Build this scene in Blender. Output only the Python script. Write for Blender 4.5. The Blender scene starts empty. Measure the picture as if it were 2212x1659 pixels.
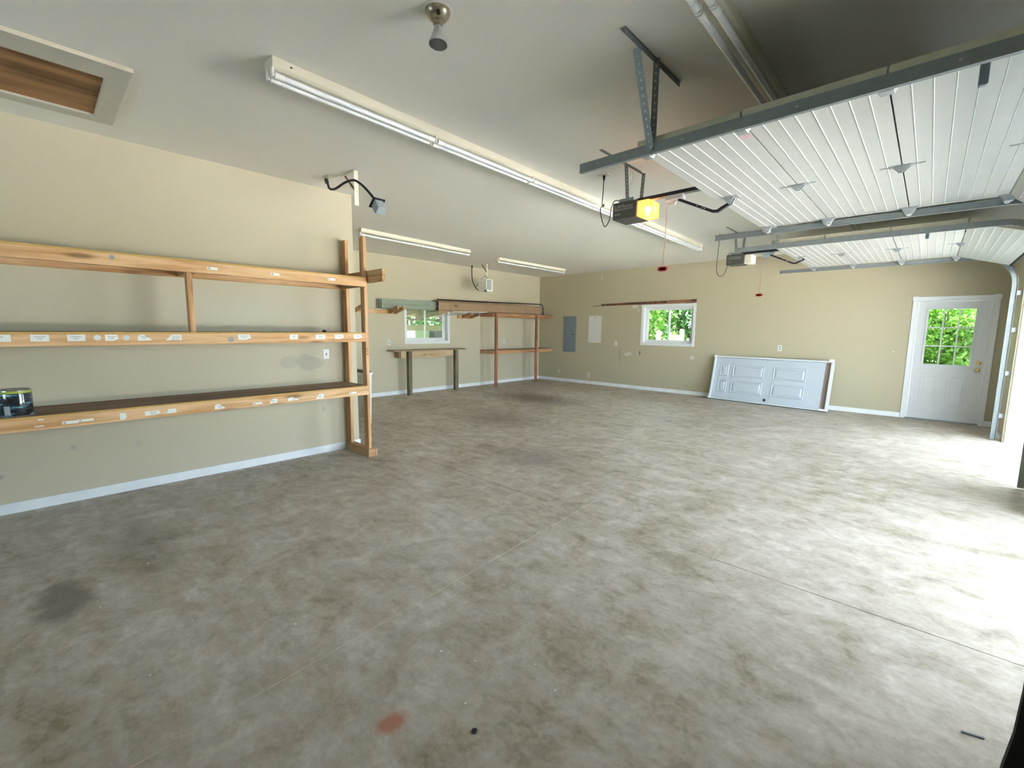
import bpy, math, random
from mathutils import Vector, Matrix, Euler
random.seed(7)
SC = bpy.context.scene
COL = SC.collection

# ------------------------------------------------------------------ camera
YAW, PITCH, ROLL, F, CAMH = 0.752590, 0.122445, 0.010361, 956.227, 1.48470
cp, sp, cy, sy = math.cos(PITCH), math.sin(PITCH), math.cos(YAW), math.sin(YAW)
fw = Vector((-sy*cp, cy*cp, -sp)); rt = Vector((cy, sy, 0)); up = rt.cross(fw)
cr, sr = math.cos(ROLL), math.sin(ROLL)
r2 = cr*rt + sr*up; u2 = -sr*rt + cr*up
cam_d = bpy.data.cameras.new('camera'); cam = bpy.data.objects.new('camera', cam_d); COL.objects.link(cam)
cam_d.sensor_width = 36.0; cam_d.lens = F/2212*36.0; cam_d.clip_start = 0.02; cam_d.clip_end = 200
m = Matrix((r2, u2, -fw)).transposed().to_4x4(); m.translation = Vector((0, 0, CAMH))
cam.matrix_world = m
SC.camera = cam

# ------------------------------------------------------------------ light and exposure
SC.view_settings.view_transform = 'Standard'
SC.view_settings.look = 'None'
SC.view_settings.gamma = 1.0
SC.view_settings.use_curve_mapping = False
SC.view_settings.exposure = 2.95
world = bpy.data.worlds.new('sky'); SC.world = world; world.use_nodes = True
wn = world.node_tree.nodes; wl = world.node_tree.links
bg = wn['Background']; bg.inputs['Strength'].default_value = 2.3
wtc = wn.new('ShaderNodeTexCoord'); wsep = wn.new('ShaderNodeSeparateXYZ'); wramp = wn.new('ShaderNodeValToRGB')
wl.new(wtc.outputs['Generated'], wsep.inputs[0]); wl.new(wsep.outputs['Z'], wramp.inputs[0]); wl.new(wramp.outputs[0], bg.inputs['Color'])
wramp.color_ramp.elements[0].position = 0.0; wramp.color_ramp.elements[0].color = (0.70, 0.87, 1.0, 1)
wramp.color_ramp.elements[1].position = 0.75; wramp.color_ramp.elements[1].color = (0.19, 0.27, 0.36, 1)
sun_d = bpy.data.lights.new('sun', 'SUN'); sun = bpy.data.objects.new('sun', sun_d); COL.objects.link(sun)
sun_d.energy = 27.0; sun_d.angle = math.radians(1.5); sun_d.color = (1.0, 0.98, 0.96)
sun.rotation_euler = Vector((0.62, 0.12, -0.77)).to_track_quat('-Z', 'Y').to_euler(); sun.location = (-8, -6, 14)
def portal(name, loc, size, rot):
    d = bpy.data.lights.new(name, 'AREA'); o = bpy.data.objects.new(name, d); COL.objects.link(o)
    d.shape = 'RECTANGLE'; d.size, d.size_y = size; o.location = loc; o.rotation_euler = rot
    d.cycles.is_portal = True
portal('sky_portal', (1.20, 4.02, 1.15), (2.30, 2.74), (0, math.radians(90), 0))
portal('sky_portal', (1.20, 7.77, 1.15), (2.30, 2.70), (0, math.radians(90), 0))

portal('sky_portal', (-3.75, -3.36, 1.6), (1.3, 1.2), (math.radians(90), 0, 0))
# ------------------------------------------------------------------ helpers
WORLD_LOC = {}
def tag(o, label=None, cat=None, group=None, kind=None):
    if label: o['label'] = label
    if cat: o['category'] = cat
    if group: o['group'] = group
    if kind: o['kind'] = kind
    return o
def wloc(o):
    v = Vector((0, 0, 0))
    while o is not None:
        v = v + o.location; o = o.parent
    return v
def thing(name, label, cat, loc, group=None):
    o = bpy.data.objects.new(name, None); COL.objects.link(o); o.location = loc
    o.empty_display_size = 0.05
    return tag(o, label, cat, group)
def dup(root, loc, rot=None, label=None, group=None):
    r = root.copy(); COL.objects.link(r); r.location = loc
    if rot is not None: r.rotation_euler = rot
    if label: r['label'] = label
    if group: r['group'] = group
    for ch in list(root.children):
        c = ch.copy(); COL.objects.link(c); c.parent = r
        for g in list(ch.children):
            d = g.copy(); COL.objects.link(d); d.parent = c
    return r
class MB:
    def __init__(s): s.v = []; s.f = []; s.mi = []; s.cur = 0
    def add(s, vs, fs):
        b = len(s.v); s.v += [Vector(v) for v in vs]
        s.f += [tuple(b+i for i in f) for f in fs]; s.mi += [s.cur]*len(fs); return s
    def box(s, x0, x1, y0, y1, z0, z1):
        if x0 > x1: x0, x1 = x1, x0
        if y0 > y1: y0, y1 = y1, y0
        if z0 > z1: z0, z1 = z1, z0
        return s.add([(x0,y0,z0),(x1,y0,z0),(x1,y1,z0),(x0,y1,z0),(x0,y0,z1),(x1,y0,z1),(x1,y1,z1),(x0,y1,z1)],
              [(0,3,2,1),(4,5,6,7),(0,1,5,4),(1,2,6,5),(2,3,7,6),(3,0,4,7)])
    def beam(s, a, b, w, h, upv=(0, 0, 1)):
        a, b = Vector(a), Vector(b); d = (b-a).normalized(); u = Vector(upv)
        sd = d.cross(u).normalized(); u = sd.cross(d).normalized()
        vs = []
        for p in (a, b):
            for i, j in ((-1,-1),(1,-1),(1,1),(-1,1)): vs.append(p + sd*(i*w/2) + u*(j*h/2))
        return s.add(vs, [(0,1,2,3),(7,6,5,4),(0,4,5,1),(1,5,6,2),(2,6,7,3),(3,7,4,0)])
    def tube(s, pts, r, n=10, cap=True):
        pts = [Vector(p) for p in pts]; rings = []
        prev = None
        for i, p in enumerate(pts):
            d = (pts[min(i+1, len(pts)-1)] - pts[max(i-1, 0)]).normalized()
            if prev is None:
                a = d.cross(Vector((0, 0, 1)));
                if a.length < 1e-3: a = d.cross(Vector((0, 1, 0)))
            else: a = prev - d*prev.dot(d)
            a.normalize(); prev = a; b = d.cross(a)
            rr = r[i] if isinstance(r, (list, tuple)) else r
            rings.append([p + (a*math.cos(2*math.pi*k/n) + b*math.sin(2*math.pi*k/n))*rr for k in range(n)])
        vs = [v for g in rings for v in g]; fs = []
        for i in range(len(rings)-1):
            for k in range(n):
                k2 = (k+1) % n; fs.append((i*n+k, i*n+k2, (i+1)*n+k2, (i+1)*n+k))
        if cap: fs.append(tuple(range(n))[::-1]); fs.append(tuple((len(rings)-1)*n+k for k in range(n)))
        return s.add(vs, fs)
    def lathe(s, prof, c, axis=(0, 0, 1), n=28):
        ax = Vector(axis).normalized(); a = ax.cross(Vector((0, 1, 0)))
        if a.length < 1e-3: a = ax.cross(Vector((1, 0, 0)))
        a.normalize(); b = ax.cross(a); c = Vector(c); vs = []; fs = []
        for (r, h) in prof:
            for k in range(n): vs.append(c + ax*h + (a*math.cos(2*math.pi*k/n) + b*math.sin(2*math.pi*k/n))*max(r, 1e-4))
        for i in range(len(prof)-1):
            for k in range(n):
                k2 = (k+1) % n; fs.append((i*n+k, i*n+k2, (i+1)*n+k2, (i+1)*n+k))
        return s.add(vs, fs)
    def prism(s, poly, d):
        """poly: list of 3-D points, d: extrusion vector"""
        n = len(poly); d = Vector(d); vs = [Vector(p) for p in poly] + [Vector(p)+d for p in poly]
        fs = [tuple(range(n))[::-1], tuple(range(n, 2*n))] + [(i, (i+1) % n, n+(i+1) % n, n+i) for i in range(n)]
        return s.add(vs, fs)
    def build(s, name, mat, parent=None, bevel=0, smooth=False, loc=None):
        me = bpy.data.meshes.new(name)
        L = wloc(parent) if parent is not None else Vector((0, 0, 0))
        own = Vector(loc) if loc is not None else L
        me.from_pydata([tuple(v-own) for v in s.v], [], s.f)
        mats = mat if isinstance(mat, (list, tuple)) else [mat]
        for q in mats: me.materials.append(q)
        for p, i in zip(me.polygons, s.mi): p.material_index = min(i, len(mats)-1)
        me.validate(); me.update()
        import bmesh
        bm = bmesh.new(); bm.from_mesh(me); bmesh.ops.recalc_face_normals(bm, faces=bm.faces); bm.to_mesh(me); bm.free()
        if smooth:
            for p in me.polygons: p.use_smooth = True
            try: me.set_sharp_from_angle(angle=math.radians(35))
            except Exception: pass
        o = bpy.data.objects.new(name, me); COL.objects.link(o)
        o.location = own - L if parent is not None else own
        if parent is not None: o.parent = parent
        if bevel:
            b = o.modifiers.new('bevel', 'BEVEL'); b.width = bevel; b.segments = 2; b.limit_method = 'ANGLE'
        return o
def struct(name, mb, mat, parent=None, **k):
    o = mb.build(name, mat, parent, **k)
    if parent is None: o['kind'] = 'structure'
    return o
def curve_pts(ctrl, n=8):
    P = [Vector(c) for c in ctrl]; P = [2*P[0]-P[1]] + P + [2*P[-1]-P[-2]]; out = []
    for i in range(1, len(P)-2):
        for k in range(n):
            t = k/n; a, b, c, d = P[i-1], P[i], P[i+1], P[i+2]
            out.append(0.5*((2*b) + (c-a)*t + (2*a-5*b+4*c-d)*t*t + (3*b-a-3*c+d)*t**3))
    out.append(P[-2]); return out

# ------------------------------------------------------------------ materials
def new_mat(name):
    mt = bpy.data.materials.new(name); mt.use_nodes = True
    return mt, mt.node_tree.nodes, mt.node_tree.links, mt.node_tree.nodes['Principled BSDF']
def plain(name, col, rough=0.5, metal=0.0, var=0.06, scale=12.0, bump=0.0, spec=0.5):
    mt, n, l, b = new_mat(name)
    b.inputs['Roughness'].default_value = rough; b.inputs['Metallic'].default_value = metal
    b.inputs['Specular IOR Level'].default_value = spec
    tc = n.new('ShaderNodeTexCoord'); nz = n.new('ShaderNodeTexNoise'); nz.inputs['Scale'].default_value = scale; nz.inputs['Detail'].default_value = 5
    l.new(tc.outputs['Object'], nz.inputs['Vector'])
    mx = n.new('ShaderNodeMix'); mx.data_type = 'RGBA'
    l.new(nz.outputs['Fac'], mx.inputs[0])
    mx.inputs[6].default_value = tuple(max(0, c*(1-var)) for c in col)+(1,); mx.inputs[7].default_value = tuple(min(1, c*(1+var)) for c in col)+(1,)
    l.new(mx.outputs[2], b.inputs['Base Color'])
    if bump:
        bp = n.new('ShaderNodeBump'); bp.inputs['Strength'].default_value = bump; bp.inputs['Distance'].default_value = 0.002
        l.new(nz.outputs['Fac'], bp.inputs['Height']); l.new(bp.outputs[0], b.inputs['Normal'])
    return mt
def spots(mt, lst, axes='xyz'):
    """adds irregular marks: (centre, half-sizes, colour, softness)"""
    n = mt.node_tree.nodes; l = mt.node_tree.links; b = n['Principled BSDF']
    tc = n.new('ShaderNodeTexCoord'); nz = n.new('ShaderNodeTexNoise'); nz.inputs['Scale'].default_value = 9; nz.inputs['Detail'].default_value = 4
    l.new(tc.outputs['Object'], nz.inputs['Vector'])
    src = b.inputs['Base Color'].links[0].from_socket
    for (c, r, col, soft, amt) in lst:
        s1 = n.new('ShaderNodeVectorMath'); s1.operation = 'SUBTRACT'; l.new(tc.outputs['Object'], s1.inputs[0]); s1.inputs[1].default_value = c
        s2 = n.new('ShaderNodeVectorMath'); s2.operation = 'DIVIDE'; l.new(s1.outputs[0], s2.inputs[0]); s2.inputs[1].default_value = r
        s3 = n.new('ShaderNodeVectorMath'); s3.operation = 'LENGTH'; l.new(s2.outputs[0], s3.inputs[0])
        a = n.new('ShaderNodeMath'); a.operation = 'MULTIPLY_ADD'; l.new(nz.outputs['Fac'], a.inputs[0]); a.inputs[1].default_value = 1.6; l.new(s3.outputs['Value'], a.inputs[2])
        mr = n.new('ShaderNodeMapRange'); l.new(a.outputs[0], mr.inputs[0]); mr.inputs[1].default_value = 1.8-soft; mr.inputs[2].default_value = 1.8+soft
        mr.inputs[3].default_value = amt; mr.inputs[4].default_value = 0.0
        mx = n.new('ShaderNodeMix'); mx.data_type = 'RGBA'; l.new(mr.outputs[0], mx.inputs[0]); l.new(src, mx.inputs[6]); mx.inputs[7].default_value = col+(1,)
        src = mx.outputs[2]
    l.new(src, b.inputs['Base Color'])
def wood(name, light, dark, axis='y', rough=0.65, knots=True, gs=1.0):
    mt, n, l, b = new_mat(name); b.inputs['Roughness'].default_value = rough; b.inputs['Specular IOR Level'].default_value = 0.25
    tc = n.new('ShaderNodeTexCoord'); mp = n.new('ShaderNodeMapping'); l.new(tc.outputs['Object'], mp.inputs[0])
    sc = {'x': (1.2, 22, 22), 'y': (22, 1.2, 22), 'z': (22, 22, 1.2)}[axis]
    mp.inputs['Scale'].default_value = tuple(q*gs for q in sc)
    nz = n.new('ShaderNodeTexNoise'); nz.inputs['Scale'].default_value = 1.0; nz.inputs['Detail'].default_value = 7; nz.inputs['Distortion'].default_value = 0.6
    l.new(mp.outputs[0], nz.inputs['Vector'])
    n2 = n.new('ShaderNodeTexNoise'); n2.inputs['Scale'].default_value = 1.6; n2.inputs['Detail'].default_value = 3; l.new(tc.outputs['Object'], n2.inputs['Vector'])
    ad = n.new('ShaderNodeMath'); ad.operation = 'MULTIPLY_ADD'; l.new(n2.outputs['Fac'], ad.inputs[0]); ad.inputs[1].default_value = 0.5; l.new(nz.outputs['Fac'], ad.inputs[2])
    rp = n.new('ShaderNodeValToRGB'); l.new(ad.outputs[0], rp.inputs[0])
    rp.color_ramp.elements[0].position = 0.60; rp.color_ramp.elements[0].color = dark+(1,)
    rp.color_ramp.elements[1].position = 0.84; rp.color_ramp.elements[1].color = light+(1,)
    src = rp.outputs[0]
    if knots:
        mp2 = n.new('ShaderNodeMapping'); l.new(tc.outputs['Object'], mp2.inputs[0])
        mp2.inputs['Scale'].default_value = {'x': (2.2, 9, 9), 'y': (9, 2.2, 9), 'z': (9, 9, 2.2)}[axis]
        vo = n.new('ShaderNodeTexVoronoi'); l.new(mp2.outputs[0], vo.inputs['Vector']); vo.inputs['Scale'].default_value = 1.0
        mr = n.new('ShaderNodeMapRange'); l.new(vo.outputs['Distance'], mr.inputs[0]); mr.inputs[1].default_value = 0.10; mr.inputs[2].default_value = 0.24
        mr.inputs[3].default_value = 0.75; mr.inputs[4].default_value = 0
        mx = n.new('ShaderNodeMix'); mx.data_type = 'RGBA'; l.new(mr.outputs[0], mx.inputs[0]); l.new(src, mx.inputs[6]); mx.inputs[7].default_value = tuple(c*0.35 for c in dark)+(1,)
        src = mx.outputs[2]
    l.new(src, b.inputs['Base Color'])
    bp = n.new('ShaderNodeBump'); bp.inputs['Strength'].default_value = 0.25; bp.inputs['Distance'].default_value = 0.002
    l.new(nz.outputs['Fac'], bp.inputs['Height']); l.new(bp.outputs[0], b.inputs['Normal'])
    return mt
def emit(name, col, st):
    mt, n, l, b = new_mat(name); b.inputs['Base Color'].default_value = col+(1,)
    b.inputs['Emission Color'].default_value = col+(1,); b.inputs['Emission Strength'].default_value = st
    return mt
def glass(name, tint=(0.93, 0.97, 0.95), refl=0.08):
    mt, n, l, b = new_mat(name); n.remove(b); out = n['Material Output']
    t = n.new('ShaderNodeBsdfTransparent'); t.inputs[0].default_value = tint+(1,)
    g = n.new('ShaderNodeBsdfGlossy'); g.inputs['Roughness'].default_value = 0.02
    fr = n.new('ShaderNodeFresnel'); fr.inputs[0].default_value = 1.45
    ad = n.new('ShaderNodeMath'); ad.operation = 'ADD'; l.new(fr.outputs[0], ad.inputs[0]); ad.inputs[1].default_value = refl-0.04
    mx = n.new('ShaderNodeMixShader'); l.new(ad.outputs[0], mx.inputs[0]); l.new(t.outputs[0], mx.inputs[1]); l.new(g.outputs[0], mx.inputs[2]); l.new(mx.outputs[0], out.inputs[0])
    return mt
def leafmat(name, c1, c2, scale=3.0):
    mt, n, l, b = new_mat(name); b.inputs['Roughness'].default_value = 0.5
    tc = n.new('ShaderNodeTexCoord'); nz = n.new('ShaderNodeTexNoise'); nz.inputs['Scale'].default_value = scale; nz.inputs['Detail'].default_value = 3
    l.new(tc.outputs['Object'], nz.inputs['Vector']); rp = n.new('ShaderNodeValToRGB'); l.new(nz.outputs['Fac'], rp.inputs[0])
    rp.color_ramp.elements[0].position = 0.35; rp.color_ramp.elements[0].color = c1+(1,); rp.color_ramp.elements[1].position = 0.65; rp.color_ramp.elements[1].color = c2+(1,)
    l.new(rp.outputs[0], b.inputs['Base Color'])
    tr = n.new('ShaderNodeBsdfTranslucent'); l.new(rp.outputs[0], tr.inputs[0]); mx = n.new('ShaderNodeMixShader'); mx.inputs[0].default_value = 0.4
    l.new(b.outputs[0], mx.inputs[1]); l.new(tr.outputs[0], mx.inputs[2]); l.new(mx.outputs[0], n['Material Output'].inputs[0])
    return mt

WALLC = (0.58, 0.52, 0.385)
M = {}
M['wall'] = plain('wall_paint', WALLC, 0.75, var=0.035, scale=1.3, bump=0.05)
M['wall_left'] = plain('wall_paint_left', WALLC, 0.7, var=0.035, scale=1.3, bump=0.05)
M['wall_far'] = plain('wall_paint_far_shaded', (0.50, 0.445, 0.31), 0.75, var=0.04, scale=1.0, bump=0.05)  # same paint as the other walls, darkened for the weaker light here
M['ceiling'] = plain('ceiling_paint', (0.86, 0.83, 0.75), 0.9, var=0.03, scale=0.7)
M['white'] = plain('white_trim_paint', (0.80, 0.81, 0.82), 0.45, var=0.04, scale=6)
M['basebd'] = plain('worn_baseboard_paint', (0.86, 0.89, 0.92), 0.5, var=0.16, scale=5, bump=0.1)
M['galv'] = plain('galvanised_steel', (0.25, 0.275, 0.275), 0.5, metal=0.45, var=0.14, scale=22)
M['galv_light'] = plain('bright_zinc', (0.42, 0.44, 0.45), 0.4, metal=0.6, var=0.12, scale=30)
M['black'] = plain('black_plastic', (0.02, 0.018, 0.018), 0.4, var=0.1)
M['rail'] = plain('black_rail_steel', (0.025, 0.02, 0.028), 0.3, metal=0.2, var=0.1)
M['opener'] = plain('dark_grey_metal', (0.07, 0.067, 0.055), 0.5, var=0.08)
M['lettering'] = plain('grey_lettering', (0.30, 0.30, 0.27), 0.6)
M['red'] = plain('red_plastic', (0.45, 0.03, 0.025), 0.5)
M['rope'] = plain('faded_red_cord', (0.42, 0.20, 0.16), 0.8)
M['cream'] = plain('cream_enamel', (0.80, 0.74, 0.60), 0.4, var=0.05)
M['tube'] = plain('white_lamp_tube', (0.86, 0.87, 0.88), 0.25, var=0.01)
M['cap'] = plain('white_tube_cap', (0.92, 0.91, 0.86), 0.4, var=0.02)
M['dark_slot'] = plain('dark_slot', (0.03, 0.025, 0.02), 0.8)
M['panel_grey'] = plain('grey_enamel', (0.20, 0.24, 0.27), 0.45, var=0.05)
M['panel_white'] = plain('white_sheet', (0.72, 0.69, 0.66), 0.6, var=0.03)
M['plastic_w'] = plain('white_outlet_plastic', (0.78, 0.78, 0.76), 0.4, var=0.02)
M['grey_pl'] = plain('light_grey_plastic', (0.35, 0.40, 0.42), 0.5)
M['wood_y'] = wood('pine_along_y', (0.80, 0.52, 0.29), (0.58, 0.31, 0.13), 'y')
M['wood_z'] = wood('pine_upright', (0.72, 0.45, 0.24), (0.50, 0.25, 0.10), 'z')
M['wood_x'] = wood('pine_along_x', (0.60, 0.40, 0.21), (0.42, 0.23, 0.10), 'x')
M['deck'] = wood('brown_shelf_board', (0.36, 0.24, 0.16), (0.19, 0.12, 0.08), 'y', 0.6, knots=False, gs=0.5)
M['ply'] = plain('yellow_plywood_edge', (0.62, 0.38, 0.10), 0.7, var=0.2, scale=20)
M['old_z'] = wood('stained_post', (0.42, 0.19, 0.10), (0.16, 0.075, 0.055), 'z')
M['old_y'] = wood('stained_beam', (0.62, 0.33, 0.16), (0.30, 0.14, 0.07), 'y')
M['olive_z'] = wood('treated_post', (0.24, 0.20, 0.12), (0.12, 0.10, 0.065), 'z')
M['olive_y'] = wood('treated_board', (0.42, 0.30, 0.18), (0.22, 0.15, 0.09), 'y')
M['pale_y'] = wood('pale_board', (0.66, 0.50, 0.31), (0.50, 0.34, 0.18), 'y')
M['rustic'] = wood('dark_rack_board', (0.33, 0.17, 0.10), (0.14, 0.065, 0.04), 'x')
M['osb'] = wood('brown_hatch_board', (0.42, 0.22, 0.09), (0.17, 0.08, 0.03), 'y', 0.6, knots=False, gs=0.35)
M['card'] = plain('brown_cardboard', (0.37, 0.245, 0.15), 0.85, var=0.12, scale=7)
M['siding'] = plain('sage_green_siding', (0.30, 0.34, 0.27), 0.5, var=0.05)
M['label'] = plain('white_paper_label', (0.86, 0.87, 0.82), 0.7, var=0.03)
M['ink'] = plain('faded_ink', (0.42, 0.43, 0.42), 0.8)
M['ink_dark'] = plain('black_marker', (0.05, 0.03, 0.02), 0.8)
M['putty'] = plain('grey_round_mark', (0.33, 0.35, 0.35), 0.6)
M['bleach'] = plain('pale_round_mark', (0.75, 0.80, 0.80), 0.7)
M['brass'] = plain('brass', (0.75, 0.50, 0.18), 0.25, metal=1.0)
M['screen'] = plain('nickel_lamp_base', (0.40, 0.35, 0.25), 0.3, metal=0.6, var=0.1)
M['chrome'] = plain('silver_reflector', (0.72, 0.72, 0.75), 0.3, metal=0.55, var=0.05)
M['frost'] = plain('frosted_bulb_face', (0.60, 0.61, 0.64), 0.12, metal=0.6, var=0.2, scale=25)
M['glass'] = glass('window_glass')
M['rubber'] = plain('black_rubber', (0.012, 0.012, 0.016), 0.7)

# garage door skin: pin-striped stucco-embossed white steel
M['gdoor'] = plain('white_door_skin', (0.50, 0.50, 0.47), 0.5, var=0.05, scale=9, bump=0.1)
M['gdoor_edge'] = plain('door_section_end', (0.56, 0.53, 0.40), 0.6, var=0.2, scale=12)
M['groove'] = plain('lit_door_rib', (0.66, 0.66, 0.60), 0.45)  # lighter than the skin: light caught by the grooves, put into the colour
M['groove_dark'] = plain('door_joint', (0.16, 0.16, 0.13), 0.8)

# concrete floor
def concrete():
    mt, n, l, b = new_mat('old_concrete')
    tc = n.new('ShaderNodeTexCoord')
    def noise(scale, det, vec=(1, 1, 1), rot=0, dist=0.0):
        mp = n.new('ShaderNodeMapping'); l.new(tc.outputs['Object'], mp.inputs[0]); mp.inputs['Scale'].default_value = vec; mp.inputs['Rotation'].default_value = (0, 0, rot)
        z = n.new('ShaderNodeTexNoise'); z.inputs['Scale'].default_value = scale; z.inputs['Detail'].default_value = det; z.inputs['Distortion'].default_value = dist
        z.inputs['Roughness'].default_value = 0.62
        l.new(mp.outputs[0], z.inputs['Vector']); return z.outputs['Fac']
    big = noise(0.55, 6, dist=0.8); mid = noise(3.4, 9, dist=1.0); small = noise(12, 7, dist=0.6); streak = noise(3.0, 7, (1, 3.4, 1), math.radians(42), 0.8); fine = noise(42, 6)
    def ma(a, k, c):
        q = n.new('ShaderNodeMath'); q.operation = 'MULTIPLY_ADD'; l.new(a, q.inputs[0]); q.inputs[1].default_value = k
        if isinstance(c, float): q.inputs[2].default_value = c
        else: l.new(c, q.inputs[2])
        return q.outputs[0]
    s = ma(big, 0.6, ma(mid, 0.85, ma(streak, 0.5, ma(small, 0.5, ma(fine, 0.35, -0.95)))))
    rp = n.new('ShaderNodeValToRGB'); l.new(s, rp.inputs[0]); e = rp.color_ramp.elements
    e[0].position = 0.18; e[0].color = (0.30, 0.255, 0.18, 1); e[1].position = 0.82; e[1].color = (0.78, 0.715, 0.66, 1)
    q = e.new(0.42); q.color = (0.49, 0.43, 0.36, 1); q = e.new(0.58); q.color = (0.60, 0.54, 0.475, 1)
    l.new(rp.outputs[0], b.inputs['Base Color'])
    rr = n.new('ShaderNodeMapRange'); l.new(mid, rr.inputs[0]); rr.inputs[1].default_value = 0.3; rr.inputs[2].default_value = 0.7; rr.inputs[3].default_value = 0.50; rr.inputs[4].default_value = 0.68; b.inputs['Specular IOR Level'].default_value = 0.3
    l.new(rr.outputs[0], b.inputs['Roughness'])
    bp = n.new('ShaderNodeBump'); bp.inputs['Strength'].default_value = 0.12; bp.inputs['Distance'].default_value = 0.003; l.new(s, bp.inputs['Height']); l.new(bp.outputs[0], b.inputs['Normal'])
    return mt
M['concrete'] = concrete()
spots(M['concrete'], [
    ((-3.30, -0.02, 0), (0.22, 0.11, 1), (0.17, 0.15, 0.12), 0.35, 0.7),
    ((-3.9, 0.35, 0), (0.5, 0.15, 1), (0.20, 0.18, 0.15), 0.7, 0.4),
    ((-6.2, 7.3, 0), (0.9, 0.55, 1), (0.12, 0.09, 0.07), 0.6, 0.7),
    ((-5.2, 5.2, 0), (0.7, 0.5, 1), (0.16, 0.12, 0.10), 0.6, 0.5),
    ((-3.3, 3.8, 0), (0.5, 0.4, 1), (0.17, 0.14, 0.12), 0.6, 0.45),
    ((-1.35, 0.80, 0), (0.040, 0.05, 1), (0.50, 0.17, 0.09), 0.4, 0.75),
    ((-0.62, 1.2, 0), (0.03, 0.03, 1), (0.42, 0.22, 0.15), 0.4, 0.6),
])
M['joint'] = plain('dusty_joint', (0.78, 0.70, 0.58), 0.9, var=0.3, scale=3)
M['drive'] = plain('driveway_concrete', (0.66, 0.645, 0.61), 0.85, var=0.08, scale=2)
M['grass'] = plain('lawn', (0.11, 0.15, 0.06), 0.95, var=0.4, scale=5)
SP = (0.66, 0.64, 0.56)
spots(M['wall_far'], [
    ((-5.53, 10.43, 2.09), (0.09, 1, 0.045), SP, 0.25, 0.9), ((-5.41, 10.43, 2.0), (0.045, 1, 0.03), SP, 0.25, 0.8),
    ((-5.70, 10.43, 0.87), (0.065, 1, 0.035), SP, 0.25, 0.9), ((-5.62, 10.43, 0.90), (0.05, 1, 0.03), SP, 0.25, 0.9), ((-7.89, 10.43, 0.29), (0.045, 1, 0.05), SP, 0.25, 0.9),
    ((-7.56, 10.43, 0.56), (0.035, 1, 0.02), SP, 0.25, 0.8), ((-6.84, 10.43, 0.25), (0.05, 1, 0.09), SP, 0.25, 0.8),
    ((-4.02, 10.43, 0.88), (0.05, 1, 0.05), SP, 0.25, 0.9), ((-6.53, 10.43, 2.86), (0.02, 1, 0.05), SP, 0.25, 0.8),
    ((-5.34, 10.43, 0.93), (0.02, 1, 0.06), (0.1, 0.08, 0.05), 0.25, 0.8), ((-5.90, 10.43, 0.83), (0.04, 1, 0.17), (0.36, 0.32, 0.22), 0.6, 0.5),
    ((-0.45, 10.43, 1.16), (0.018, 1, 0.018), SP, 0.2, 0.9)])
spots(M['wall_left'], [
    ((-5.17, 2.11, 1.09), (1, 0.155, 0.085), (0.45, 0.42, 0.33), 0.12, 0.8), ((-5.17, 1.9, 1.10), (1, 0.10, 0.07), (0.45, 0.42, 0.33), 0.15, 0.6),
    ((-5.17, 1.5, 1.62), (1, 0.45, 0.18), (0.60, 0.58, 0.48), 0.8, 0.45), ((-5.17, 0.13, 0.46), (1, 0.02, 0.02), (0.36, 0.35, 0.34), 0.3, 0.5),
    ((-5.17, 0.55, 0.42), (1, 0.02, 0.03), (0.40, 0.38, 0.35), 0.4, 0.35), ((-5.17, -0.3, 0.3), (1, 0.03, 0.02), (0.32, 0.31, 0.30), 0.3, 0.6),
    ((-5.17, 2.25, 0.53), (1, 0.02, 0.04), (0.38, 0.37, 0.35), 0.4, 0.6)])

# ------------------------------------------------------------------ room shell
H = 3.05; XL = -5.17; XB = -8.664; D = 10.434; XR = 0.86; YC = 2.69; YB = -3.2
def wall_grid(axis, t0, t1, u0, u1, z0, z1, holes):
    """axis 'x': wall plane at x in t0..t1, u = y ; axis 'y': plane at y in t0..t1, u = x"""
    mb = MB(); us = sorted({u0, u1} | {h[i] for h in holes for i in (0, 1)}); zs = sorted({z0, z1} | {h[i] for h in holes for i in (2, 3)})
    for a, b in zip(us[:-1], us[1:]):
        for c, d in zip(zs[:-1], zs[1:]):
            cu, cz = (a+b)/2, (c+d)/2
            if any(h[0] < cu < h[1] and h[2] < cz < h[3] for h in holes): continue
            if axis == 'x': mb.box(t0, t1, a, b, c, d)
            else: mb.box(a, b, t0, t1, c, d)
    return mb
# floor slab in four pours with narrow joints
fl = MB(); xj = lambda y: -1.835 - 0.054*y; g = 0.003; yj = 2.922
def slab(pts):
    fl.prism([(p[0], p[1], -0.12) for p in pts], (0, 0, 0.12))
slab([(XB-.1, YB-.1), (xj(YB-.1)-g, YB-.1), (xj(yj)-g, yj-g), (XB-.1, yj-g)])
slab([(xj(YB-.1)+g, YB-.1), (XR+.16, YB-.1), (XR+.16, yj-g), (xj(yj)+g, yj-g)])
slab([(XB-.1, yj+g), (xj(yj)-g, yj+g), (xj(D+.1)-g, D+.1), (XB-.1, D+.1)])
slab([(xj(yj)+g, yj+g), (XR+.16, yj+g), (XR+.16, D+.1), (xj(D+.1)+g, D+.1)])
fl.cur = 1; fl.box(XB-.1, XR+.14, YB-.1, D+.1, -0.13, -0.002); fl.cur = 2; fl.box(XB-.1, -2.3, yj-g, yj+g, -.002, -.0012); fl.box(-.9, XR+.1, yj-g, yj+g, -.002, -.0012)
struct('floor', fl, [M['concrete'], M['joint'], plain('dark_joint', (.12, .085, .07), .9, var=.3, scale=3)])
struct('ceiling', MB().box(XB-.15, XR+.15, YB-.15, D+.15, H, H+.25), M['ceiling'])
struct('wall_left', MB().box(XL-.15, XL, YB, YC, 0, H), M['wall_left'])
struct('wall_return', MB().box(XB-.15, XL-.15, YC-.15, YC, 0, H), M['wall'])
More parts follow.
